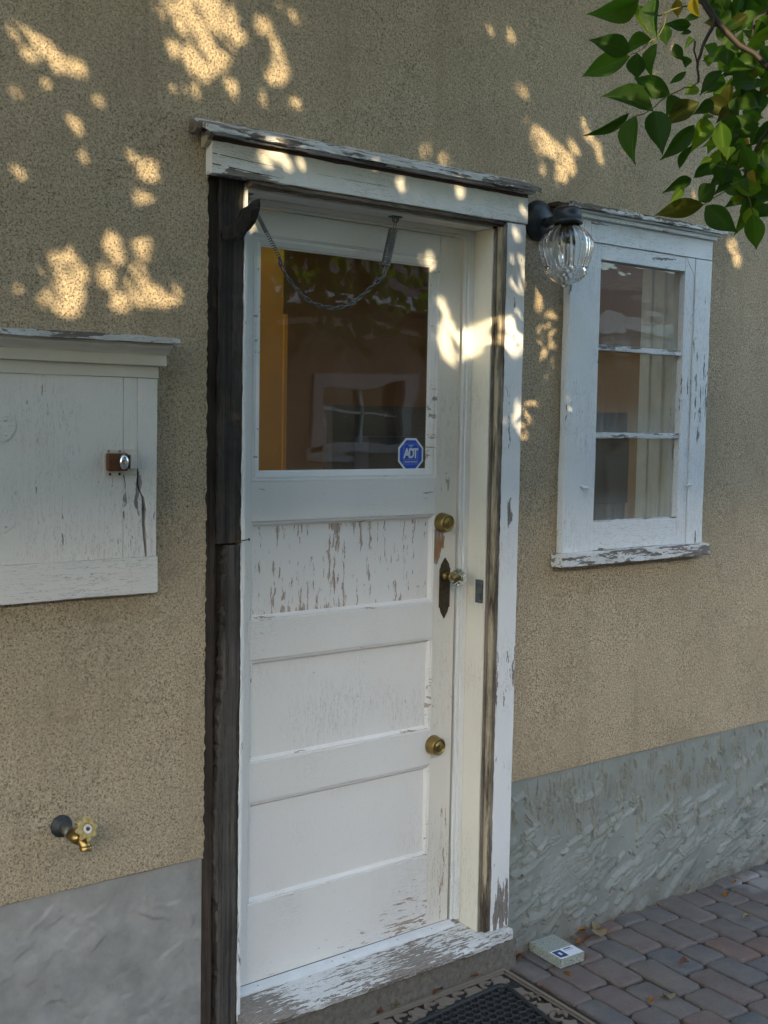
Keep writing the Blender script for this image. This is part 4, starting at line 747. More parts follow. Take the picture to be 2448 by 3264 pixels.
bm = B(); lathe(bm, [(0, .0332), (.0130, .0334), (.0155, .037), (.0185, .0405), (.0245, .0455), (.0262, .050), (.0255, .0545), (.0225, .058), (.0215, .0572), (.0165, .0600), (.0155, .0592), (.009, .0612), (.008, .0605), (0, .0615)], (PX, YF - .0044, KZ), (0, -1, 0), 96, mod=flut, smooth=False); obj('knob', bm, 'knob_glass', door, label='fluted clear glass knob')
bm = B(); lathe(bm, [(0, .0335), (.0095, .0336), (.0125, .040), (0, .041)], (PX, YF - .0044, KZ), (0, -1, 0), 20); obj('knob_core', bm, 'brass', door)
# ---- sticker on the glass
st = thing('security_sticker', 'blue eight sided ADT sticker with white border in the lower corner of the door glass', 'sticker', (.5305, .1028, 1.4685))
SX, SZ, SR = .5308, 1.4680, .0495
def octo(s, sx=1.0): return [(SX + s * sx * math.cos(PI / 8 + k * PI / 4) , SZ + s * math.sin(PI / 8 + k * PI / 4)) for k in range(8)]
bm = B(); prism(bm, octo(SR), .1026, .1032); obj('border', bm, 'sticker_white', st)
bm = B(); prism(bm, octo(SR * .875), .10235, .10255); obj('face', bm, 'sticker_blue', st)
def text(s, x, z, size, mat, parent, y=.1020, name='lettering', offset=0, sx=1.0, rot=(PI / 2, 0, 0), ext=.00012, shear=0, base=None):
    c = bpy.data.curves.new(name, 'FONT'); c.body = s; c.size = size; c.align_x = 'CENTER'; c.align_y = 'CENTER'; c.offset = offset; c.extrude = ext; c.shear = shear
    t = bpy.data.objects.new(name, c); COL.objects.link(t); bpy.context.view_layer.update()
    me = bpy.data.meshes.new_from_object(t.evaluated_get(bpy.context.evaluated_depsgraph_get())); bpy.data.objects.remove(t)
    me.transform(Matrix.Diagonal((sx, 1, 1, 1))); me.materials.clear(); me.materials.append(M[mat])
    o = bpy.data.objects.new(name, me); o.rotation_euler = rot; o.location = base or (x, y, z); return link(o, parent)
text('A', SX - .0150, SZ + .0020, .037, 'sticker_white', st, offset=.0013, sx=.92); text('D', SX + .0018, SZ + .0020, .037, 'sticker_white', st, offset=.0013, sx=.74); text('T', SX + .0165, SZ + .0020, .037, 'sticker_white', st, offset=.0013, sx=.86)
text('SECURITY SERVICES', SX, SZ - .0205, .0052, 'sticker_white', st, offset=.0001, sx=.98); text('SECURED', SX, SZ + .0245, .0040, 'sticker_white', st, offset=.0001); text('BY', SX, SZ + .0195, .0034, 'sticker_white', st, offset=.0001)
bm = B(); t_ = .0004
for x0, x1, z0, z1 in ((-.026, .026, .0290, .0294), (-.026, .026, -.0268, -.0264), (-.026, -.0256, -.0264, .0290), (.0256, .026, -.0264, .0290), (-.0256, .0256, -.0148, -.0144)): box(bm, SX + x0, SX + x1, .1021, .1023, SZ + z0, SZ + z1, 0)
obj('frame_line', bm, 'sticker_white', st)

# ================================================================ DOOR CHAIN with springs
ch = thing('door_chain', 'slack steel chain with coil springs hanging under the top of the door frame', 'chain', (.2, .04, 2.10))
def coil(pts, R, wire, turns, seg=12):
    a, b = Vector(pts[0]), Vector(pts[1]); ax = (b - a).normalized(); u = ax.cross(Vector((0, 1, 0))).normalized(); v = ax.cross(u); n = turns * seg
    bm = B(); Rf = R if callable(R) else (lambda t: R)
    return tube(bm, [a + (b - a) * (i / n) + (u * math.cos(2 * PI * i / seg) + v * math.sin(2 * PI * i / seg)) * Rf(i / n) for i in range(n + 1)], wire, 6)
P = lambda x, z, y=.04: Vector((x, y, z))
obj('spring', coil((P(.4008, 2.064), P(.3765, 1.967)), .0108, .0021, 20), 'steel', ch, label='thick compression spring on the right end')
bm = B(); tube(bm, [P(.4045, 2.10), P(.4035, 2.078), P(.3995, 2.058), P(.3925, 2.030)], .0011, 6); tube(bm, [P(.4125, 2.10), P(.4105, 2.078), P(.4045, 2.058), P(.3965, 2.030)], .0011, 6)
tube(bm, [P(.387, 2.0), P(.3725, 1.962), P(.3680, 1.945), P(.3715, 1.9385), P(.3755, 1.944), P(.3835, 1.966), P(.391, 2.0)], .0011, 6); tube(bm, [P(.3885, 2.0655), P(.3905, 2.0675), P(.409, 2.0655), P(.4115, 2.0675)], .0015, 6); obj('drawbar', bm, 'steel', ch)
bm = B(); box(bm, .392, .424, .03, .05, 2.0975, 2.1012, .0008); tube(bm, [P(.398, 2.10), P(.400, 2.088), P(.410, 2.085), P(.417, 2.090), P(.4195, 2.10)], .002, 6); obj('bracket', bm, 'plate_grey', ch)
bm = B(); box(bm, -.072, -.044, .03, .05, 2.0975, 2.1012, .0008); tube(bm, [P(-.062, 2.10), P(-.062, 2.088), P(-.054, 2.084), P(-.05, 2.09)], .0016, 6); obj('bracket', bm, 'plate_grey', ch)
obj('spring', coil((P(-.056, 2.094), P(-.035, 2.066)), .0040, .0009, 7), 'chain', ch, label='stretched thin spring end')
obj('spring', coil((P(-.035, 2.066), P(.0005, 2.014)), .0044, .0013, 24, 10), 'steel', ch, label='closely wound middle of the thin spring')
obj('spring', coil((P(.0005, 2.014), P(.0405, 1.957)), .0050, .0009, 11), 'chain', ch, label='stretched lower end of the thin spring')
path = [P(.0405, 1.956), P(.045, 1.940), P(.0635, 1.9120), P(.0850, 1.8900), P(.112, 1.8690), P(.140, 1.8545), P(.170, 1.8480), P(.2073, 1.8463), P(.238, 1.8510), P(.2640, 1.8620), P(.2920, 1.8790), P(.3180, 1.8990), P(.3400, 1.9170), P(.3600, 1.9330), P(.3700, 1.9410)]
lk = B(); Lh, Wh = .0105, .0042; pts = []
for k in range(16):
    a = 2 * PI * k / 16; x = math.cos(a) * Wh; z = math.sin(a) * Wh + (Lh - Wh) * (1 if math.sin(a) > 0 else -1)
    pts.append(Vector((x, 0, z)))
tube(lk, pts + [pts[0], pts[1]], .0017, 6, cap=False); link0 = obj('chain_link', lk, 'chain', ch)
seg = [0]
for a, b in zip(path, path[1:]): seg.append(seg[-1] + (b - a).length)
nl = int(seg[-1] / .0172)
for i in range(nl):
    d = (i + .5) * seg[-1] / nl; j = max(k for k in range(len(seg)) if seg[k] <= d); j = min(j, len(path) - 2); t = (d - seg[j]) / (seg[j + 1] - seg[j])
    p = path[j].lerp(path[j + 1], t); dr = (path[min(j + 1, len(path) - 1)] - path[j]).normalized()
    o = link0 if i == 0 else link0.copy()
    if i: COL.objects.link(o); o.parent = ch
    q = dr.to_track_quat('Z', 'Y').to_matrix().to_4x4() @ Matrix.Rotation(PI / 2 * (i % 2) + rnd.uniform(-.4, .4), 4, 'Z')
    o.rotation_euler = q.to_euler(); o.location = p - ch.location
bm = B(); tube(bm, [P(.043, 1.952), P(.047, 1.944), P(.041, 1.936), P(.036, 1.944), P(.043, 1.954), P(.048, 1.949)], .0015, 6); obj('hook', bm, 'chain', ch)
bm = B(); tube(bm, [P(.262, 1.862), P(.268, 1.856), P(.262, 1.846)], .0007, 6); obj('hook', bm, 'chain', ch)

# ================================================================ HATCH on the left
ht = thing('wall_hatch', 'flaking white wooden hatch with a rusty cupboard latch, left of the door', 'hatch', (-.75, 0, 1.16))
HX = -1.25
obj('drip_board', plank(HX, -.297, -.066, -.0015, 1.7225, 1.7365, 'x', .03, .0009, .002, 60), 'cap_wood', ht)
bm = B(); prism(bm, [(-.050, 1.7220), (-.052, 1.7150), (-.047, 1.7115), (-.040, 1.7080), (-.034, 1.7020), (-.033, 1.6990), (-.0015, 1.6990), (-.0015, 1.7220)], HX, -.3085, 'yz'); obj('crown_moulding', bm, 'hatch_trim', ht)
obj('fascia_board', plank(HX, -.3135, -.0325, -.0015, 1.6735, 1.6985, 'x', .1, .0004, .0015, 61), 'hatch_trim', ht)
obj('header_board', plank(HX, -.3285, -.0235, -.0015, 1.6462, 1.6733, 'x', .1, .0004, .0012, 62), 'hatch_trim', ht)
obj('hatch_panel', plank(HX, -.4152, -.0215, -.0015, 1.2435, 1.6455, 'z', .05, .0003, .0012, 63), 'hatch_paint', ht)
# side board, split along a dark crack from half height to the foot
crk = [(-.3800, 1.4400), (-.3790, 1.4050), (-.3705, 1.3860), (-.3655, 1.3780), (-.3625, 1.3500), (-.3640, 1.3200), (-.3610, 1.2900), (-.3585, 1.2600), (-.3570, 1.2436)]
wid = [.0012, .0044, .0036, .0066, .0120, .0084, .0088, .0066, .0040]
left = [(-.4140, 1.6455), (-.3806, 1.6455), (-.3803, 1.54)] + [(x - w / 2, z) for (x, z), w in zip(crk, wid)] + [(-.4146, 1.2436)]
right = [(-.3800, 1.6455), (-.3305, 1.6455), (-.3328, 1.2436)] + [(x + w / 2, z) for (x, z), w in list(zip(crk, wid))[::-1]] + [(-.3798, 1.54)]
bm = B(); prism(bm, left, -.0212, -.0015); obj('side_board', bm, 'hatch_paint', ht, label='left piece of the split side board')
bm = B(); prism(bm, right, -.0222, -.0015); obj('side_board', bm, 'hatch_paint', ht, label='right piece of the split side board')
bm = B(); box(bm, -.42, -.333, -.004, -.0016, 1.244, 1.645, 0); obj('backing', bm, 'char_and_crack_shade', ht)  # near-black sheet, painted as the shade inside the crack
obj('bottom_board', plank(HX, -.3295, -.0250, -.0015, 1.160, 1.2430, 'x', .06, .0005, .002, 64), 'hatch_paint_x', ht)
# latch
LX, LZ = -.4320, 1.4600
bm = B(); box(bm, LX - .030, LX + .0155, -.0236, -.0217, LZ - .036, LZ + .027, .0006); obj('latch_plate', bm, 'hatch_trim', ht)
bm = B(); box(bm, LX - .026, LX + .0215, -.0375, -.0237, LZ - .021, LZ + .018, .003); lt = obj('latch', bm, 'rust', ht)
bm = B(); lathe(bm, [(0, 0), (.0045, 0), (.0045, .008), (.0085, .0110), (.0110, .015), (.0102, .0190), (.006, .0215), (0, .0222)], (0, 0, 0), (0, -1, 0), 28)
for v in bm.verts: v.co = Vector((LX + .003 + v.co.x, -.0376 + v.co.y, LZ + (v.co.z * (1.5 if v.co.y < -.0085 else 1))))
obj('latch_knob', bm, 'chrome', lt)
for x, z in ((-.019, .0225), (.008, .0225), (-.016, -.0285), (.007, -.0285)):
    bm = B(); lathe(bm, [(0, 0), (.0032, 0), (.0024, .0013), (0, .0016)], (LX + x, -.0237, LZ + z), (0, -1, 0), 10); obj('screw', bm, 'rust' if z < 0 else 'steel', lt)
bm = B(); box(bm, LX + .0165, LX + .050, -.0238, -.0214, LZ - .030, LZ + .028, .0006); box(bm, LX + .029, LX + .046, -.0340, -.0239, LZ - .017, LZ + .018, .0012); obj('keeper', bm, 'hatch_trim', ht)
bm = B(); box(bm, LX + .0220, LX + .0282, -.0335, -.0240, LZ - .017, LZ + .014, .0005); obj('bolt_tongue', bm, 'black_metal', lt)
for hz in (1.5330, 1.3415):
    bm = B(); pl = [(-.80, hz - .030), (-.690, hz - .030)] + [(-.690 + .023 * math.sin(a) + (.004 if abs(a - PI / 2) < .5 else 0), hz - .030 * math.cos(a)) for a in [PI * t / 10 for t in range(1, 10)]] + [(-.690, hz + .030), (-.80, hz + .030)]
    prism(bm, pl, -.0234, -.0216, 'xz', .0006)
    for x, z in ((-.685, .015), (-.685, -.016), (-.70, 0)): lathe(bm, [(0, 0), (.0035, 0), (.0026, .0012), (0, .0016)], (x, -.0234, hz + z), (0, -1, 0), 10)
    obj('hinge', bm, 'hatch_paint_x', ht)

# ================================================================ WINDOW on the right
wi = thing('window', 'narrow white window with three stacked panes and cracked paint right of the lamp', 'window', (1.36, 0, 1.13))
obj('casing', plank(1.0200, 1.1065, -.027, -.0015, 1.1765, 2.166, 'z', .06, .0005, .002, 70), 'window_paint', wi)
obj('casing', plank(1.6160, 1.6990, -.027, -.0015, 1.1765, 2.100, 'z', .06, .0005, .002, 71), 'window_paint', wi)
obj('head_casing', plank(1.1069, 1.6990, -.0268, -.0015, 2.1030, 2.166, 'x', .06, .0005, .002, 72), 'window_paint_x', wi)
obj('bed_moulding', plank(1.005, 1.7060, -.040, -.0015, 2.1665, 2.1800, 'x', .06, .0005, .003, 73), 'window_paint_x', wi)
obj('drip_cap', plank(.985, 1.7290, -.062, -.0015, 2.1865, 2.2010, 'x', .025, .0011, .002, 74), 'cap_wood', wi)
obj('cap_strip', plank(.995, 1.7180, -.050, -.0015, 2.1803, 2.1862, 'x', .05, .0006, .001, 75), 'window_paint_x', wi)
bm = plank(.945, .986, -.045, -.0015, 2.186, 2.197, 'x', .01, .0016, .001, 77); obj('cap_splinter', bm, 'brown_x', wi)
obj('sill', plank(.9985, 1.7140, -.0500, -.0015, 1.1370, 1.1760, 'x', .02, .0010, .003, 76), 'peeling_x', wi)
# sash
obj('sash_stile', plank(1.1085, 1.1600, -.0225, .018, 1.1765, 2.1015, 'z', .06, .0004, .0015, 80), 'window_paint', wi)
obj('sash_stile', plank(1.5670, 1.6140, -.0225, .018, 1.1765, 2.1015, 'z', .06, .0004, .0015, 81), 'window_paint', wi)
obj('sash_rail', plank(1.1604, 1.5666, -.0221, .018, 2.0560, 2.1015, 'x', .06, .0004, .0015, 82), 'window_paint_x', wi)
obj('sash_rail', plank(1.1604, 1.5666, -.0221, .018, 1.1770, 1.2620, 'x', .06, .0004, .0015, 83), 'window_paint_x', wi)
obj('putty', plank(1.1604, 1.5666, -.0200, -.0025, 1.2622, 1.2660, 'x', .02, .0008, .0008, 84), 'peeling_x', wi)
for i, z in enumerate((1.7945, 1.5285)):
    obj('muntin', plank(1.1604, 1.5666, -.0195, .016, z - .0085, z + .0085, 'x', .03, .0006, .0035, 85 + i), 'peeling_x', wi)
for z0, z1 in ((1.264, 1.5198), (1.5372, 1.7858), (1.8032, 2.0558)):
    bm = B(); box(bm, 1.1600, 1.5670, -.0015, .0015, z0, z1, 0); obj('glass_pane', bm, 'pane_window', wi)
obj('corner_brace', (lambda b: (prism(b, [(1.5690, 2.1005), (1.6135, 2.1005), (1.6135, 2.045)], -.0240, -.0226), b)[1])(B()), 'window_paint', wi)
for x, z, fl in ((1.110, 1.3710, 1), (1.6155, 1.3710, -1)):
    bm = B(); tube(bm, [(x - .020 * fl, -.030, z + .006), (x - .008 * fl, -.034, z), (x + .004 * fl, -.034, z - .001), (x + .017 * fl, -.030, z - .005)], [.0022, .0048, .0050, .0018], 8); lathe(bm, [(0, 0), (.006, 0), (.005, .004), (0, .005)], (x - .004 * fl, -.0272, z), (0, -1, 0), 10); obj('turn_button', bm, 'window_paint', wi)
obj('inner_jamb', plank(1.5760, 1.61, .020, .155, 1.17, 2.14, 'z', .2, .0002, .001, 90), 'jamb_paint', wi); obj('inner_jamb', plank(1.12, 1.150, .020, .155, 1.17, 2.14, 'z', .2, .0002, .001, 91), 'jamb_paint', wi)
obj('inner_stop', plank(1.5630, 1.5755, .055, .075, 1.17, 2.13, 'z', .2, .0002, .002, 92), 'jamb_paint', wi); obj('inner_stop', plank(1.5660, 1.5755, .11, .15, 1.17, 2.13, 'z', .2, .0002, .002, 93), 'jamb_paint', wi)
obj('inner_sill', plank(1.1505, 1.5755, .020, .158, 1.2, 1.245, 'x', .2, .0002, .002, 94), 'jamb_paint', wi)
obj('inner_head', plank(1.1505, 1.5755, .020, .158, 2.08, 2.13, 'x', .2, .0002, .002, 95), 'jamb_paint', wi)

# ================================================================ WALL LAMP
la = thing('wall_lamp', 'black outdoor wall lamp with a ribbed clear glass globe between door and window', 'lamp', (.905, 0, 2.14))
lathe_ = lambda name, prof, org, ax, mat, seg=40, **kw: obj(name, lathe(B(), prof, org, ax, seg, **kw), mat, la, False)
lathe_('back_plate', [(0, 0), (.0575, 0), (.0580, .004), (.0565, .010), (.050, .020), (.038, .028), (.020, .033), (0, .0345)], (.905, -.001, 2.1425), (0, -1, 0), 'black_metal')
lathe_('screw', [(0, 0), (.003, 0), (.0028, .002), (0, .003)], (.8905, -.0275, 2.165), (0, -1, .5), 'brass', 12)
GX, GY, GT = .8975, -.122, 2.1190
bm = B(); tube(bm, [(.905, -.028, 2.132), (.903, -.06, 2.136), (.8995, -.095, 2.146), (GX, GY, 2.150)], [.014, .012, .012, .013], 14); obj('arm', bm, 'black_metal', la)
lathe_('fitter_cap', [(0, .045), (.030, .044), (.0375, .038), (.040, .028), (.040, .010), (.0435, .009), (.0435, -.002), (.0390, -.002), (.0385, .006), (0, .008)], (GX, GY, 2.121), (0, 0, 1), 'black_metal')
prof = [(.0330, 2.1190), (.0350, 2.1120), (.0480, 2.1020), (.0620, 2.0870), (.0705, 2.0700), (.0722, 2.0550), (.0690, 2.0350), (.0630, 2.0150), (.0580, 2.0020), (.0570, 1.9960), (.0595, 1.9900), (.0570, 1.9800), (.0480, 1.9700), (.0360, 1.9600), (.0220, 1.9530), (.0100, 1.9475), (.006, 1.9440)]
def rib(th, h, r):
    if r < .036: return r
    if h > 1.999: return r * (1 + .055 * abs(math.sin(14 * (th + (h - 2.0) * .7))) ** .6 + .02)
    return r * (1 + .045 * math.sin(18 * th + (h * 900)) * math.sin(h * 620))
fine = []
for (r0, h0), (r1, h1) in zip(prof, prof[1:]):
    for k in range(3): t = k / 3; fine.append((r0 + (r1 - r0) * t, h0 + (h1 - h0) * t))
fine.append(prof[-1]); fine.append((0, 1.9425))
bm = B(); lathe(bm, fine, (GX, GY, 0), (0, 0, 1), 132, mod=rib); inner = [(max(0, r - .0032), h + .0012) for r, h in fine[:-2:2]] + [(0, 1.9490)]
bmesh.ops.recalc_face_normals(bm, faces=bm.faces[:]); nf = len(bm.faces)
lathe(bm, inner, (GX, GY, 0), (0, 0, 1), 60); bm.faces.ensure_lookup_table()
fi = bm.faces[nf:]; bmesh.ops.recalc_face_normals(bm, faces=fi); bm.faces.ensure_lookup_table()
fi = bm.faces[nf:]
if sum(f.normal.dot(f.calc_center_median() - Vector((GX, GY, 2.04))) for f in fi) > 0: bmesh.ops.reverse_faces(bm, faces=fi)
fo = bm.faces[:nf]
if sum(f.normal.dot(f.calc_center_median() - Vector((GX, GY, 2.04))) for f in fo) < 0: bmesh.ops.reverse_faces(bm, faces=fo)
me = bpy.data.meshes.new('globe'); bm.to_mesh(me); bm.free(); me.materials.append(M['glass'])
n_out = (len(fine) - 1) * 132 - 0
go = bpy.data.objects.new('globe', me); link(go, la)
lathe_('socket', [(0, 0), (.0205, 0), (.0205, -.052), (.0185, -.054), (0, -.054)], (GX, GY, 2.118), (0, 0, 1), 'cream', 24)
lathe_('bulb', [(.012, 0), (.013, -.008), (.018, -.020), (.0225, -.034), (.021, -.048), (.014, -.058), (0, -.0615)], (GX, GY, 2.0635), (0, 0, 1), 'glass', 24)

# ================================================================ TAP
tp = thing('garden_tap', 'brass garden tap with a worn yellow wheel handle low on the stucco', 'tap', (-.552, 0, .65))
o3 = lambda name, prof, org, ax, mat, seg=28, **kw: obj(name, lathe(B(), prof, org, ax, seg, **kw), mat, tp, False)
o3('flange', [(0, 0), (.0245, 0), (.0250, .004), (.0235, .008), (.0170, .0095), (.0165, .018), (0, .018)], (-.5535, .001, .6525), (0, -1, 0), 'tap_dark')
bm = B(); tube(bm, [(-.5535, -.015, .6525), (-.553, -.035, .650), (-.5515, -.052, .6455)], [.0125, .0125, .0120], 16); obj('pipe', bm, 'tap_grey', tp)
bm = B(); tube(bm, [(-.5515, -.048, .6465), (-.5485, -.066, .6430), (-.545, -.082, .641)], [.0140, .0145, .0120], 16); tube(bm, [(-.5455, -.060, .648), (-.5415, -.080, .6590), (-.5395, -.0905, .6660)], [.009, .0085, .006], 12); obj('valve_body', bm, 'brass', tp)
bm = B(); tube(bm, [(-.5465, -.072, .645), (-.5420, -.086, .6375), (-.5395, -.092, .6300), (-.5390, -.0935, .6215)], [.0115, .0118, .0118, .0120], 18); lathe(bm, [(.0132, .001), (.0135, .010), (.0122, .011)], (-.5390, -.0935, .6200), (0, 0, 1), 24); obj('spout', bm, 'brass', tp)
HC = Vector((-.5388, -.099, .6690)); HA = Vector((.10, -.93, .36)).normalized()
def lobes(th, h, r): return r * (1 + .17 * math.cos(8 * th)) if r > .020 else r
hm = B(); lathe(hm, [(.0095, -.001), (.0150, -.002), (.0205, -.0035), (.0240, -.003), (.0243, .002), (.0205, .0032), (.0150, .002), (.0095, .003)], HC, HA, 64, mod=lobes, close=True)
sa = HA.cross(Vector((0, 0, 1))).normalized(); sb = HA.cross(sa)
obj('hand_wheel', hm, 'tap_yellow', tp)
o3('hub', [(0, 0), (.0098, 0), (.0098, .0045), (.0088, .0055), (.0055, .0040), (0, .0040)], HC, HA, 'white_plastic'); o3('hub_screw', [(0, 0), (.0045, 0), (.004, .0022), (0, .003)], HC + HA * .0042, HA, 'rust', 14)

# ================================================================ GROUND, PAVEMENT
GZ = -.03
bm = B(); quad(bm, (-40, -40, GZ - .02), (40, -40, GZ - .02), (40, .3, GZ - .02), (-40, .3, GZ - .02)); obj('ground', bm, 'yard', None, kind='structure')
pv = bpy.data.objects.new('pavement', None); pv.location = (1.6, -.4, GZ); COL.objects.link(pv); pv['kind'] = 'structure'
bm = B(); box(bm, .72, 3.2, -1.35, .02, GZ - .018, GZ - .011, 0); obj('sand_bed', bm, 'joint', pv, kind='structure')
def paver_mesh(w, l, seed):
    r = random.Random(seed); bm = B(); h = .05
    pr = []
    for (sx, sy) in ((-1, -1), (1, -1), (1, 1), (-1, 1)):                # tumbled corners
        c = Vector((sx * w / 2, sy * l / 2)); rr = r.uniform(.006, .015)
        for k in range(3):
            a = math.atan2(sy, sx) + (k - 1) * .7; q = c - Vector((sx, sy)) * rr * 1.25 + Vector((math.cos(a), math.sin(a))) * rr * 1.2
            pr.append(q + Vector((r.gauss(0, .0012), r.gauss(0, .0012))))
    poly = []
    for i, p in enumerate(pr):
        poly.append(p); q = pr[(i + 1) % 12]
        if (q - p).length > .03:
            for t in (.33, .67): poly.append(p.lerp(q, t) + Vector((r.gauss(0, .0018), r.gauss(0, .0018))))
    n = len(poly); rings = []
    for sc, z in ((1.0, -h), (1.0, -.007), (.965, -.0022), (.88, 0)):
        rings.append([bm.verts.new((p.x * sc if sc == 1 else p.x - math.copysign(min(abs(p.x), (1 - sc) * .06), p.x), p.y if sc == 1 else p.y - math.copysign(min(abs(p.y), (1 - sc) * .06), p.y), z + (r.gauss(0, .0006) if z > -.01 else 0))) for p in poly])
    for a, b in zip(rings, rings[1:]):
        for k in range(n): f = bm.faces.new((a[k], a[(k + 1) % n], b[(k + 1) % n], b[k])); f.smooth = True
    f = bm.faces.new(rings[-1]); f.smooth = True
    me = bpy.data.meshes.new('paver'); bm.to_mesh(me); bm.free(); me.materials.append(M['paver']); return me
PV = {}
for wi_ in (.086, .1065):
    for l in (.108, .165, .215):
        PV[(wi_, l)] = [paver_mesh(wi_ - .0075, l - .0075, int(wi_ * 1e4 + l * 1e3 + k)) for k in range(3)]
rp = random.Random(31); xcol = .826; ci = 0; npv = 0
while xcol < 2.95:
    w = .086 if ci == 0 else .1065; cx = xcol + w / 2
    y = .004 if ci == 0 else rp.choice([-.004, .045, .02])
    while y > (-1.0 if cx < 2.2 else -.75):
        l = .165 if ci == 0 else rp.choice([.108, .108, .165, .165, .215]); yc = y - l / 2
        me = rp.choice(PV[(w, l)]); o = bpy.data.objects.new('paver', me); COL.objects.link(o); o.parent = pv
        o.location = Vector((cx + .097 * yc, yc, GZ + rp.gauss(0, .0014))) - pv.location; o.rotation_euler = (rp.gauss(0, .008), rp.gauss(0, .008), -.095 + rp.choice([0, PI]) + rp.gauss(0, .012)); npv += 1
        y -= l
    xcol += w; ci += 1
# ---- ornamental mat with scroll relief, and the black honeycomb mat on top of it
om = thing('scroll_mat', 'worn beige and black doormat with scroll and flower relief at the step', 'doormat', (.35, -.3, GZ))
skew = lambda x, y: (x + .105 * y, y)
bm = B(); prism(bm, [skew(-.16, -.052), skew(.802, -.052), skew(.802, -.62), skew(-.16, -.62)], GZ - .018, GZ + .002, 'xy'); obj('base', bm, 'mat_black', om)
ro = random.Random(12); TOP = GZ + .0085
def motif(pts, name='scroll'):
    bm = B(); prism(bm, [skew(*p) for p in pts], GZ + .0022, TOP + ro.uniform(-.001, .001), 'xy', .0012); return obj(name, bm, 'mat_tan', om)
def band(cx, cy, r, a0, a1, w0, w1, n=14):
    o_, i_ = [], []
    for k in range(n + 1):
        t = k / n; a = a0 + (a1 - a0) * t; rr = r * (1 - .35 * t); w = w0 + (w1 - w0) * t
        o_.append((cx + (rr + w) * math.cos(a) + ro.gauss(0, .0008), cy + (rr + w) * math.sin(a))); i_.append((cx + (rr - w) * math.cos(a), cy + (rr - w) * math.sin(a) + ro.gauss(0, .0008)))
    motif(o_ + i_[::-1])
def flower(cx, cy, R, lob):
    ph = ro.uniform(0, 6); motif([(cx + R * (1 + .22 * math.cos(lob * a + ph) + ro.gauss(0, .05)) * math.cos(a), cy + R * (1 + .22 * math.cos(lob * a + ph) + ro.gauss(0, .05)) * math.sin(a)) for a in [2 * PI * k / 30 for k in range(30)]], 'flower')
motif([(-.15, -.056), (.796, -.056), (.796, -.066), (-.15, -.066)], 'border'); motif([(.786, -.067), (.796, -.067), (.796, -.61), (.786, -.61)], 'border')
motif([(-.15, -.073), (.778, -.073), (.778, -.077), (-.15, -.077)], 'border'); motif([(.776, -.078), (.780, -.078), (.780, -.6), (.776, -.6)], 'border')
x = .735; k = 0
while x > -.12:
    flower(x, -.108 - .006 * (k % 2), .024 + ro.uniform(0, .005), 5); xm = x - .052
    band(xm, -.106, .020, .3, 4.2, .006, .0025); band(xm + .008, -.128, .017, 3.6, 7.4, .005, .002); flower(xm - .004, -.090, .0085, 4); flower(xm + .024, -.138, .008, 4)
    x -= .104; k += 1
y = -.19
while y > -.55:
    flower(.738 - .004 * (k % 2), y, .023 + ro.uniform(0, .005), 5); band(.735, y - .055, .021, 1.2, 5.4, .006, .0025); band(.755, y - .05, .015, -1.5, 2.2, .0045, .002); flower(.758, y - .028, .0075, 4); y -= .108; k += 1
rm = thing('rubber_mat', 'black rubber honeycomb mat lying on the beige scroll mat', 'doormat', (.4, -.4, TOP))
RZ = TOP + .002; SK = .24
def rsk(x, y): return (x + SK * (y + .14), y - .075 * (.69 - x))
def rrect(x0, x1, y0, y1, r, n=7):
    return [(cx + r * math.cos(a0 + k * PI / 2 / n), cy + r * math.sin(a0 + k * PI / 2 / n)) for cx, cy, a0 in ((x1 - r, y1 - r, 0), (x0 + r, y1 - r, PI / 2), (x0 + r, y0 + r, PI), (x1 - r, y0 + r, 3 * PI / 2)) for k in range(n + 1)]
bm = B(); prism(bm, [rsk(*p) for p in rrect(-.1, .712, -.60, -.135, .035)], RZ, RZ + .0015, 'xy'); obj('backing', bm, 'rubber', rm)
bm = B(); o_ = rrect(-.1, .712, -.60, -.135, .035); rings = []
for ins, z in ((0, .001), (.001, .009), (.004, .012), (.011, .012), (.014, .0105), (.015, .0016)):
    rr = rrect(-.1 + ins, .712 - ins, -.60 + ins, -.135 - ins, .035 - ins); rings.append([bm.verts.new((*rsk(*p), RZ + z)) for p in rr])
for a, b in zip(rings, rings[1:]):
    n = len(a)
    for k in range(n): bm.faces.new((a[k], a[(k + 1) % n], b[(k + 1) % n], b[k]))
obj('rim', bm, 'rubber', rm, True)
bm = B(); HR = .0162; dx = HR * math.sqrt(3); row = 0; yy = -.158
while yy > -.59:
    xx = -.075 + (dx / 2 if row % 2 else 0)
    while xx < .692:
        a6 = [PI / 6 + k * PI / 3 for k in range(6)]; R_ = []
        for s, z in ((1.0, .0016), (1.0, .0095), (.86, .0100), (.80, .0085), (.77, .0016)): R_.append([bm.verts.new((*rsk(xx + HR * s * .999 * math.cos(a), yy + HR * s * .999 * math.sin(a)), RZ + z)) for a in a6])
        for a, b in zip(R_[1:], R_[2:]):
            for k in range(6): bm.faces.new((a[k], a[(k + 1) % 6], b[(k + 1) % 6], b[k]))
        xx += dx
    yy -= HR * 1.5; row += 1
obj('honeycomb', bm, 'rubber', rm, kind='stuff')
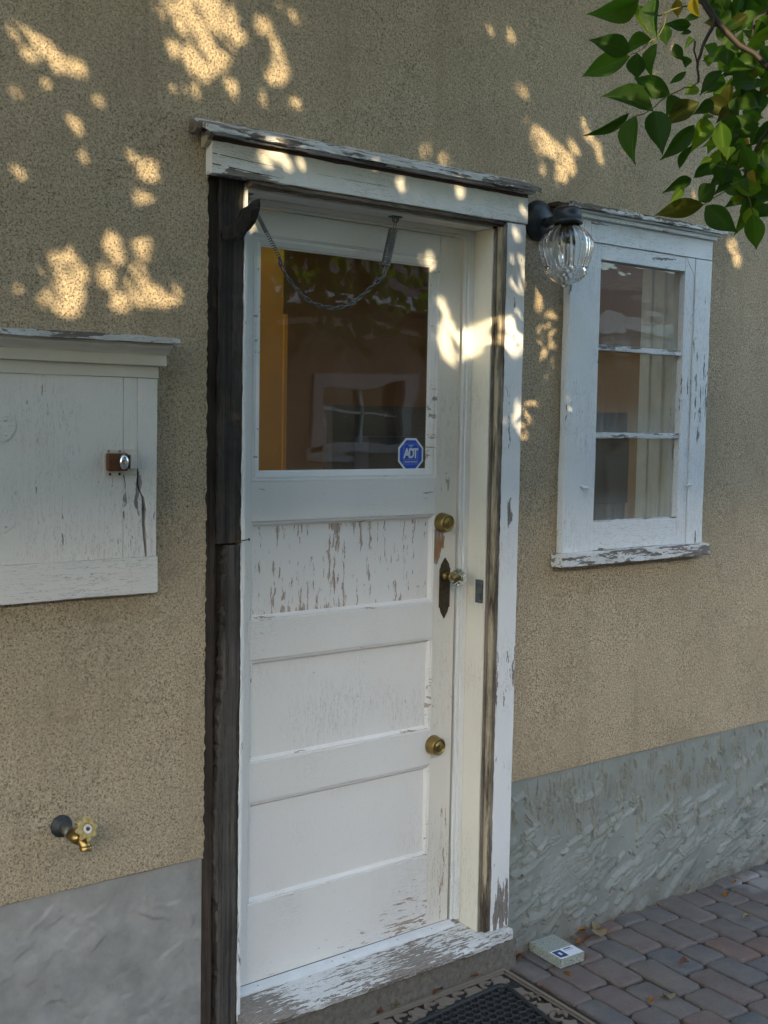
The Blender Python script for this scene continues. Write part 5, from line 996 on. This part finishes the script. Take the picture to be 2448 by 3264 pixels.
# ---- stone sample with a stuck-on label
sm = thing('stone_sample', 'small grey granite sample block with a white label lying against the wall base', 'stone block', (.985, -.075, GZ))
c = [(.9305, -.0045), (.9150, -.1465), (1.0130, -.1505), (1.0320, -.0100)]; c = [Vector((a + .012, b - .006)) for a, b in c]
bm = B(); prism(bm, c, GZ + .0015, GZ + .030, 'xy', .001); obj('slab', bm, 'granite', sm)
def bil(u, v): a = c[0].lerp(c[3], u); b = c[1].lerp(c[2], u); return a.lerp(b, v)
def lab(u0, u1, v0, v1, z, mat, name): bm = B(); prism(bm, [bil(u0, v0), bil(u0, v1), bil(u1, v1), bil(u1, v0)], GZ + z, GZ + z + .0004, 'xy'); return obj(name, bm, mat, sm)
lab(.03, .97, .62, .99, .0301, 'label_white', 'label'); lab(.07, .40, .66, .95, .0306, 'label_blue', 'logo_square'); lab(.19, .28, .75, .86, .0311, 'label_white', 'emblem')
lab(.52, .80, .67, .71, .0306, 'label_blue', 'print_line'); lab(.50, .84, .75, .765, .0306, 'label_grey', 'print_line')

# ================================================================ FALLEN LEAVES
def leaf_mesh(seed, curl=.15, fold=.16, n=7):
    r = random.Random(seed); bm = B(); rows = []
    for i in range(n + 1):
        t = i / n; w = float(np.interp(t, (0, .06, .16, .30, .44, .58, .70, .80, .88, .95, 1), (.02, .16, .33, .47, .49, .43, .32, .195, .10, .042, .004)))
        z = -curl * (t - .4) ** 2 + .02 * math.sin(t * 7 + seed); x0 = .03 * math.sin(t * 3 + seed)
        rows.append([bm.verts.new((x0 - w, t, z + fold * w + r.uniform(-.012, .012))), bm.verts.new((x0 - w * .5, t, z + fold * w * .45)), bm.verts.new((x0, t, z)), bm.verts.new((x0 + w * .5, t, z + fold * w * .45)), bm.verts.new((x0 + w, t, z + fold * w + r.uniform(-.012, .012)))])
    for a, b in zip(rows, rows[1:]):
        for k in range(4): f = bm.faces.new((a[k], a[k + 1], b[k + 1], b[k])); f.smooth = True
    me = bpy.data.meshes.new('leaf'); bm.to_mesh(me); bm.free(); return me
dry = [('orange leaf curled by the crack at the foot of the grey base', 1.205, -.008, .045, .8, 0, .5), ('pale crumpled leaf against the foot of the grey base', 1.250, -.012, .05, 2.0, 2, .7), ('brown leaf scrap tucked under the pale leaf at the wall foot', 1.185, -.02, .05, 1.2, 0, .35),
       ('small orange leaf lying flat on a paver beside the stone block', 1.115, -.075, .05, 1.4, 0, .45), ('large curled tan leaf on the pavers beyond the stone block', 1.185, -.085, .07, -.6, 2, .8), ('brown curled leaf half over the tan leaf on the pavers', 1.165, -.055, .06, 1.9, 1, .7),
       ('dark red leaf scrap close behind the right end of the stone block', 1.035, -.125, .04, .4, 1, .6), ('yellow scrap of leaf by the right end of the stone block', 1.045, -.145, .03, 2.4, 0, .5), ('orange leaf stalk in the joint in front of the stone block', .905, -.185, .05, 2.9, 0, .3),
       ('rust brown leaf between sill and stone block', .885, -.012, .05, 2.2, 1, .6), ('orange leaf in the corner under the end of the sill', .90, -.03, .04, .5, 0, .5), ('red leaf scrap on the edge of the scroll mat', .78, -.225, .025, .4, 1, .7),
       ('bright yellow leaf standing against the concrete under the sill', .385, -.062, .035, .2, 3, .8), ('rust red leaf against the concrete under the sill', .335, -.06, .03, 1.0, 1, .8), ('brown leaf lying under the left half of the sill', .15, -.068, .055, 1.5, 0, .5), ('reddish leaf in the joint below the right half of the sill', .55, -.056, .06, 1.6, 1, .6),
       ('dark leaf crumb below the right end of the sill', .69, -.057, .055, 1.3, 1, .5), ('tan leaf on the pavers far to the right', 1.70, -.27, .045, 1.2, 2, .6), ('orange leaf stem on a blue paver near the wall', 1.905, -.06, .05, -1.2, 0, .25), ('curled orange leaf in the joint by the mortar smear', 1.82, -.10, .045, 1.8, 0, .7),
       ('brown leaf in the joint near the front of the pavers', 1.255, -.36, .06, 1.4, 1, .4), ('orange twig like leaf near the bottom edge of the pavers', .995, -.44, .045, 1.7, 0, .35), ('pale leaf near the bottom edge of the pavers', 1.03, -.47, .06, -.5, 2, .8)]
for i, (lab_, x, y, s, rz, mi, wdt) in enumerate(dry):
    me = leaf_mesh(100 + i, .35 + (i % 4) * .25, .30 + .12 * (i % 3)); me.materials.append(M[('dry0', 'dry1', 'dry2', 'leaf3')[mi]])
    o = bpy.data.objects.new('fallen_leaf', me); COL.objects.link(o); s *= .70
    zz = TOP if (x < .79 and y < -.05) else GZ
    o.location = (x, y, zz + .004 + s * .12); o.rotation_euler = (rnd.uniform(-.2, .3), rnd.uniform(-.35, .35), rz); o.scale = (s * wdt * 1.3, s, s)
    tag(o, lab_, 'leaf', 'dry leaves fallen on the ground')
cr = B(); rc = random.Random(77)
for i in range(420):
    x = rc.uniform(.75, 2.4); y = rc.uniform(-.75, .0)
    if rc.random() < .45: y = rc.uniform(-.03, .0); x = rc.uniform(.84, 2.3)
    if x + .097 * y < .83 + .1 * y: continue
    a = rc.uniform(0, PI); l = rc.choice([.002, .003, .003, .006]); w = .0012; u = Vector((math.cos(a), math.sin(a), 0)); v = Vector((-u.y, u.x, 0)); p = Vector((x, y, GZ + .0025))
    vs = [cr.verts.new(p + u * l + v * w * .6), cr.verts.new(p - u * l + v * w), cr.verts.new(p - u * l * .8 - v * w), cr.verts.new(p + u * l * .7 - v * w * .8)]; top = cr.verts.new(p + Vector((0, 0, .0016)))
    for k in range(4): cr.faces.new((vs[k], vs[(k + 1) % 4], top))
obj('debris', cr, 'dry2', None, kind='stuff', label='pale crumbs and leaf scraps strewn over the pavers')

# ================================================================ TREE: trunk, canopy that dapples the wall, the branch in view
tree = thing('tree', 'leafy tree reaching in from above with broad pointed green and yellow leaves', 'tree', (-3.6, -2.6, GZ))
bm = B(); tube(bm, [(-3.6, -2.6, GZ - .02), (-3.58, -2.58, .5), (-3.5, -2.5, 1.4), (-3.3, -2.35, 2.3), (-3.05, -2.2, 2.9)], [.17, .13, .11, .095, .08], 14); tube(bm, [(-3.1, -2.25, 2.8), (-2.5, -2.1, 3.2), (-1.7, -1.95, 3.35), (-.9, -1.8, 3.2), (-.35, -1.6, 2.9)], [.07, .055, .04, .028, .016], 10); tube(bm, [(-3.15, -2.3, 2.7), (-3.2, -2.2, 3.4), (-3.0, -2.0, 4.0)], [.07, .05, .03], 10); tube(bm, [(-1.7, -1.95, 3.35), (-.9, -2.0, 3.6), (.1, -1.9, 3.5), (.9, -1.8, 3.3)], [.03, .025, .018, .008], 8)
tp_ = Vector(TWIGS[0][0][0]); tube(bm, [(-.9, -1.8, 3.2), (-.45, -1.62, 2.85), tuple(tp_.lerp(Vector((-.45, -1.62, 2.85)), .4)), tuple(tp_)], [.02, .013, .009, TWIGS[0][1]], 8)
for e in TWIGS[3:5]:
    a = Vector(e[0][0]); tube(bm, [(.1, -1.9, 3.5), tuple(a.lerp(Vector((.1, -1.9, 3.5)), .4) + Vector((.12, 0, .1))), tuple(a)], [.014, .007, e[1]], 6)
obj('trunk', bm, 'bark', tree)
for i, (pts, ra, rb) in enumerate(TWIGS):
    bm = B(); P_ = [Vector(p) for p in pts]; q = []
    for k in range(len(P_) - 1):
        for t in (0, .5):
            s_ = P_[k].lerp(P_[k + 1], t)
            if t: s_ += Vector((rnd.gauss(0, .002), rnd.gauss(0, .002), rnd.gauss(0, .002)))
            q.append(s_)
    q.append(P_[-1]); tube(bm, q, [ra + (rb - ra) * k / (len(q) - 1) for k in range(len(q))], 6); obj('branch' if ra > .003 else 'twig', bm, 'twig' if ra > .0017 else 'petiole', tree)
LM = {}
rl = random.Random(3)
def leaf_at(b, t, w, c, nrm):
    key = (rl.randrange(5), c)
    if key not in LM:
        LM[key] = leaf_mesh(key[0], .22 + .09 * key[0], .25 + .06 * key[0], 9); LM[key].materials.append(M['leaf%d' % c])
    o = bpy.data.objects.new('leaf', LM[key]); COL.objects.link(o); o.parent = tree
    y = t - b; L = y.length; y.normalize(); z = (nrm - y * nrm.dot(y)).normalized(); x = y.cross(z)
    m = Matrix((x, y, z)).transposed(); o.rotation_euler = m.to_euler(); o.location = b - tree.location; o.scale = (L * w * 1.06, L, L)
    return o
for b, t, w, c in LEAVES:
    b, t = Vector(b), Vector(t); tocam = (CAM - b).normalized()
    nrm = tocam + Vector((rl.gauss(0, .35), rl.gauss(0, .35), rl.gauss(.15, .35)))
    leaf_at(b, t, w, c, nrm)
# canopy: leaves fill the light path to the wall, except where the photograph's sun flecks come through
rh = random.Random(41); HX2 = []
for _ in range(26):
    q_ = rh.random(); s_ = rh.uniform(.003, .007); el_ = rh.uniform(1.5, 5.0); an = rh.gauss(-.95, .35)
    if q_ < .55: hx, hz = rh.uniform(-.65, 2.1), rh.uniform(2.27, 2.98)
    elif q_ < .75: hx, hz = rh.uniform(-.66, -.2), rh.uniform(1.72, 2.3)
    else: hx, hz = rh.uniform(.80, 1.05), rh.uniform(1.55, 2.25)
    HX2.append((hx, hz, s_ * el_ * math.cos(an), s_ * el_ * math.sin(an), -s_ * math.sin(an), s_ * math.cos(an)))
for b_, t_, w_, c_ in LEAVES[:66]:                          # a few leaves of the branch catch the sun from behind
    if c_ in (2, 3):
        m_ = (Vector(b_) * .45 + Vector(t_) * .55); m_ = m_ + SUNV * (-m_.y / SUNV.y); HX2.append((m_.x, m_.z, .024, 0, 0, .020))
HA_ = np.array(list(HOLES) + HX2); inv = np.linalg.inv(np.stack([HA_[:, 2:4], HA_[:, 4:6]], 2))
HS_ = np.concatenate([HA_[:, :2]] + [HA_[:, :2] + k_ * .6 * HA_[:, m_:m_ + 2] for k_ in (-1, 1) for m_ in (2, 4)])
def in_hole(x, z, m=1.0):
    d = np.stack([x - HA_[:, 0], z - HA_[:, 1]], 1)[:, :, None]; q = (inv @ d)[:, :, 0]
    return bool(np.any((q ** 2).sum(1) < m))
ax0, ax1, az0, az1, cs_ = -2.7, 3.5, 1.42, 3.40, .0125
nx, nz = int((ax1 - ax0) / cs_), int((az1 - az0) / cs_); cov = np.zeros((nx, nz), int)
hol = np.zeros((nx, nz), bool)
for i in range(nx):
    for j in range(nz): hol[i, j] = in_hole(ax0 + (i + .5) * cs_, az0 + (j + .5) * cs_)
cmi = np.array(cam.matrix_basis.inverted())
def in_view(p):
    q = cmi @ np.array([p[0], p[1], p[2], 1]); return q[2] < 0 and abs(q[0] / -q[2]) < .36 and abs(q[1] / -q[2]) < .47
tanA, tanE = math.tan(AZ), math.tan(EL) / math.cos(AZ)
rcn = np.random.RandomState(17); V = []; F = []
prof_ = [(.5, 0), (.28, .2), (.0, .5), (-.5, 0), (.0, -.5), (.28, -.2)]
order = [(i, j) for i in range(nx) for j in range(nz)]
TARGET = 2
for rep in range(3):
    rcn.shuffle(order)
    for (i, j) in order:
        if hol[i, j] or cov[i, j] >= TARGET: continue
        x = ax0 + (i + .5) * cs_; z = az0 + (j + .5) * cs_
        if (x < -.9 or x > 2.4) and fbm(np.array(x * 4.0), np.array(z * 4.0), 61, 2) > .60 - .12 * (min(x + 2.7, 3.5 - x) < .5): continue      # natural gaps off to the sides
        for tr in range(5):
            s = rcn.uniform(1.6, 3.0); L = rcn.uniform(.06, .105) * (1, .8, .6, .42, .3)[tr]; wd = rcn.uniform(.42, .6)
            a = rcn.uniform(0, 6.283); ca, sa_ = math.cos(a), math.sin(a)
            pl = [(L * (u * ca - v * wd * sa_), L * (u * sa_ + v * wd * ca)) for u, v in prof_]           # on the plane facing the sun, roughly
            mm = rcn.uniform(.6, 1.05); ok = not any(in_hole(x + px, z + pz, mm) for px, pz in pl) and not in_hole(x, z, 1.0)
            if ok:
                ddx = HS_[:, 0] - x; ddz = HS_[:, 1] - z
                ok = not np.any(np.abs(ddx * ca + ddz * sa_) / L + np.abs(-ddx * sa_ + ddz * ca) / (L * wd) < .5)
            c0 = Vector((x, 0, z)) - SUNV * s
            if ok and not in_view(c0): break
            ok = False
        if not ok: continue
        n0 = len(V); tl = rcn.uniform(-.25, .25)
        for px, pz in pl:
            p = c0 + Vector((px, px * tl + pz * rcn.uniform(-.2, .2), pz))
            off = p - c0; V.append(tuple(Vector((x + px, 0, z + pz)) - SUNV * (s + off.y)))
        F.append((n0, n0 + 1, n0 + 2, n0 + 3)); F.append((n0, n0 + 3, n0 + 4, n0 + 5))
        rr = L * .42
        i0, i1 = max(0, int((x - rr - ax0) / cs_)), min(nx, int((x + rr - ax0) / cs_) + 1); j0, j1 = max(0, int((z - rr - az0) / cs_)), min(nz, int((z + rr - az0) / cs_) + 1)
        for p_ in range(i0, i1):
            for q_ in range(j0, j1):
                dx_ = (ax0 + (p_ + .5) * cs_ - x); dz_ = (az0 + (q_ + .5) * cs_ - z); u = (dx_ * ca + dz_ * sa_) / L; v = (-dx_ * sa_ + dz_ * ca) / (L * wd)
                if abs(u) * 1.0 + abs(v) < .5: cov[p_, q_] += 1
for (hx, hz, ax_, azz, bx_, bz_) in HOLES:                  # twigs and narrow leaves that stripe the larger gaps
    ar = abs(ax_ * bz_ - azz * bx_)
    if .45 < hx < .95 and hz < 1.95: ar *= .12
    for _ in range(rcn.poisson(min(5.0, ar * 1500))):
        u_, v_ = rcn.uniform(-.9, .9, 2); x = hx + u_ * ax_ + v_ * bx_; z = hz + u_ * azz + v_ * bz_; an = rcn.normal(-.95, .4); L = rcn.uniform(.05, .13); wd = rcn.uniform(.10, .26); s = rcn.uniform(1.7, 2.6)
        c0 = Vector((x, 0, z)) - SUNV * s
        if in_view(c0): continue
        n0 = len(V); ca, sa_ = math.cos(an), math.sin(an)
        for u, v in prof_: px, pz = L * (u * ca - v * wd * sa_), L * (u * sa_ + v * wd * ca); V.append(tuple(Vector((x + px, 0, z + pz)) - SUNV * (s + px * .2)))
        F.append((n0, n0 + 1, n0 + 2, n0 + 3)); F.append((n0, n0 + 3, n0 + 4, n0 + 5))
print('canopy leaves', len(F) // 2, 'uncovered', float(((cov == 0) & ~hol).mean()))
obj('crown', (V, F), 'leaf1', tree, kind='stuff')

# ================================================================ NEIGHBOUR across the yard (seen mirrored in the panes)
nb = thing('house', 'brown stucco neighbour house with white gutter and window, mirrored in the door glass', 'house', (0, -7, GZ))
NY = -5.5
bm = B(); W_ = (4.33, 5.20, 1.36, 1.86)
for x0, x1, z0, z1 in ((-14, W_[0], GZ, 2.5), (W_[1], 9, GZ, 2.5), (W_[0], W_[1], GZ, W_[2]), (W_[0], W_[1], W_[3], 2.5)): box(bm, x0, x1, NY - .2, NY, z0, z1, 0)
box(bm, -14, -13.8, -12.2, NY - .2, GZ, 2.5, 0); box(bm, 8.8, 9, -12.2, NY - .2, GZ, 2.5, 0); obj('wall', bm, 'stucco_neighbour', nb)
ez, rz_, ry = 2.55, RIDGE, -9.0
bm = B(); p = [Vector(q) for q in ((-14.5, -5.05, ez), (9.4, -5.05, ez), (9.4, -12.9, ez), (-14.5, -12.9, ez), (-12, ry, rz_), (4.6, ry, rz_))]
vs = [bm.verts.new(q) for q in p]; lo = [bm.verts.new(q - Vector((0, 0, .1))) for q in p[:4]]
for f in ((0, 1, 5, 4), (1, 2, 5), (2, 3, 4, 5), (3, 0, 4)): bm.faces.new([vs[k] for k in f])
for k in range(4): bm.faces.new((vs[k], vs[(k + 1) % 4], lo[(k + 1) % 4], lo[k]))
bm.faces.new(lo[::-1]); obj('roof', bm, 'roof', nb)
bm = B(); box(bm, -14.5, 9.4, -5.04, -4.93, ez - .11, ez + .01, .01); obj('gutter', bm, 'trim_white', nb)
bm = B(); box(bm, -14, 9, NY + .001, NY + .03, 2.30, 2.36, 0); obj('frieze_board', bm, 'trim_white', nb)
bm = B()
for x0, x1, z0, z1 in ((4.22, 5.31, 1.86, 1.97), (4.22, 4.34, 1.30, 1.86), (5.19, 5.31, 1.30, 1.86), (4.18, 5.35, 1.22, 1.36)): box(bm, x0, x1, NY + .001, NY + .04, z0, z1, 0)
wf = obj('window', bm, 'trim_old', nb)
bm = B(); box(bm, 4.34, 5.19, NY - .06, NY - .03, 1.60, 1.63, 0); box(bm, 4.75, 4.78, NY - .06, NY - .03, 1.36, 1.86, 0); obj('muntin', bm, 'trim_white', wf)
bm = B(); box(bm, 4.30, 5.22, NY - .09, NY - .08, 1.34, 1.88, 0); obj('pane', bm, 'dark_pane', wf)
bm = B(); box(bm, 2.2, 3.6, NY + .001, NY + .04, GZ, 2.05, 0); obj('door', bm, 'trim_white', nb)

gr = thing('garage', 'low garage with a shingled hip roof beside the neighbour house, mirrored in the window', 'garage', (12, -8, GZ))
bm = B(); box(bm, 9.3, 15.5, -12.2, -6.9, GZ, 2.2, 0); obj('wall', bm, 'stucco_neighbour', gr)
bm = B(); n = 20; ey, ey1, e0, e1 = -6.5, -9.6, 2.2, 3.95
for i in range(n):
    t0, t1 = i / n, (i + 1) / n; y0, y1 = ey + (ey1 - ey) * t0, ey + (ey1 - ey) * t1; z0, z1 = e0 + (e1 - e0) * t0, e0 + (e1 - e0) * t1
    xa, xb = 8.9 + 1.9 * t0, 16 - 1.5 * t0; xa1, xb1 = 8.9 + 1.9 * t1, 16 - 1.5 * t1
    vs = [bm.verts.new(q) for q in ((xa, y0, z0 + .035), (xb, y0, z0 + .035), (xb1, y1, z1), (xa1, y1, z1), (xa, y0, z0 - .005), (xb, y0, z0 - .005))]
    bm.faces.new((vs[0], vs[1], vs[2], vs[3])); bm.faces.new((vs[4], vs[5], vs[1], vs[0])); bm.faces.new((vs[4], vs[0], vs[3])); bm.faces.new((vs[1], vs[5], vs[2]))
for a_, b_ in ((8.9, 10.8), (16, 14.5)):
    f = bm.faces.new([bm.verts.new(q) for q in ((a_, ey, e0), (b_, ey1, e1), (a_, -12.7, e0))])
bm.faces.new([bm.verts.new(q) for q in ((10.8, ey1, e1), (14.5, ey1, e1), (16, -12.7, e0), (8.9, -12.7, e0))]); obj('roof', bm, 'roof_pale', gr)
bm = B(); box(bm, 8.9, 16, -6.52, -6.45, 2.08, 2.21, .01); obj('gutter', bm, 'trim_white', gr)
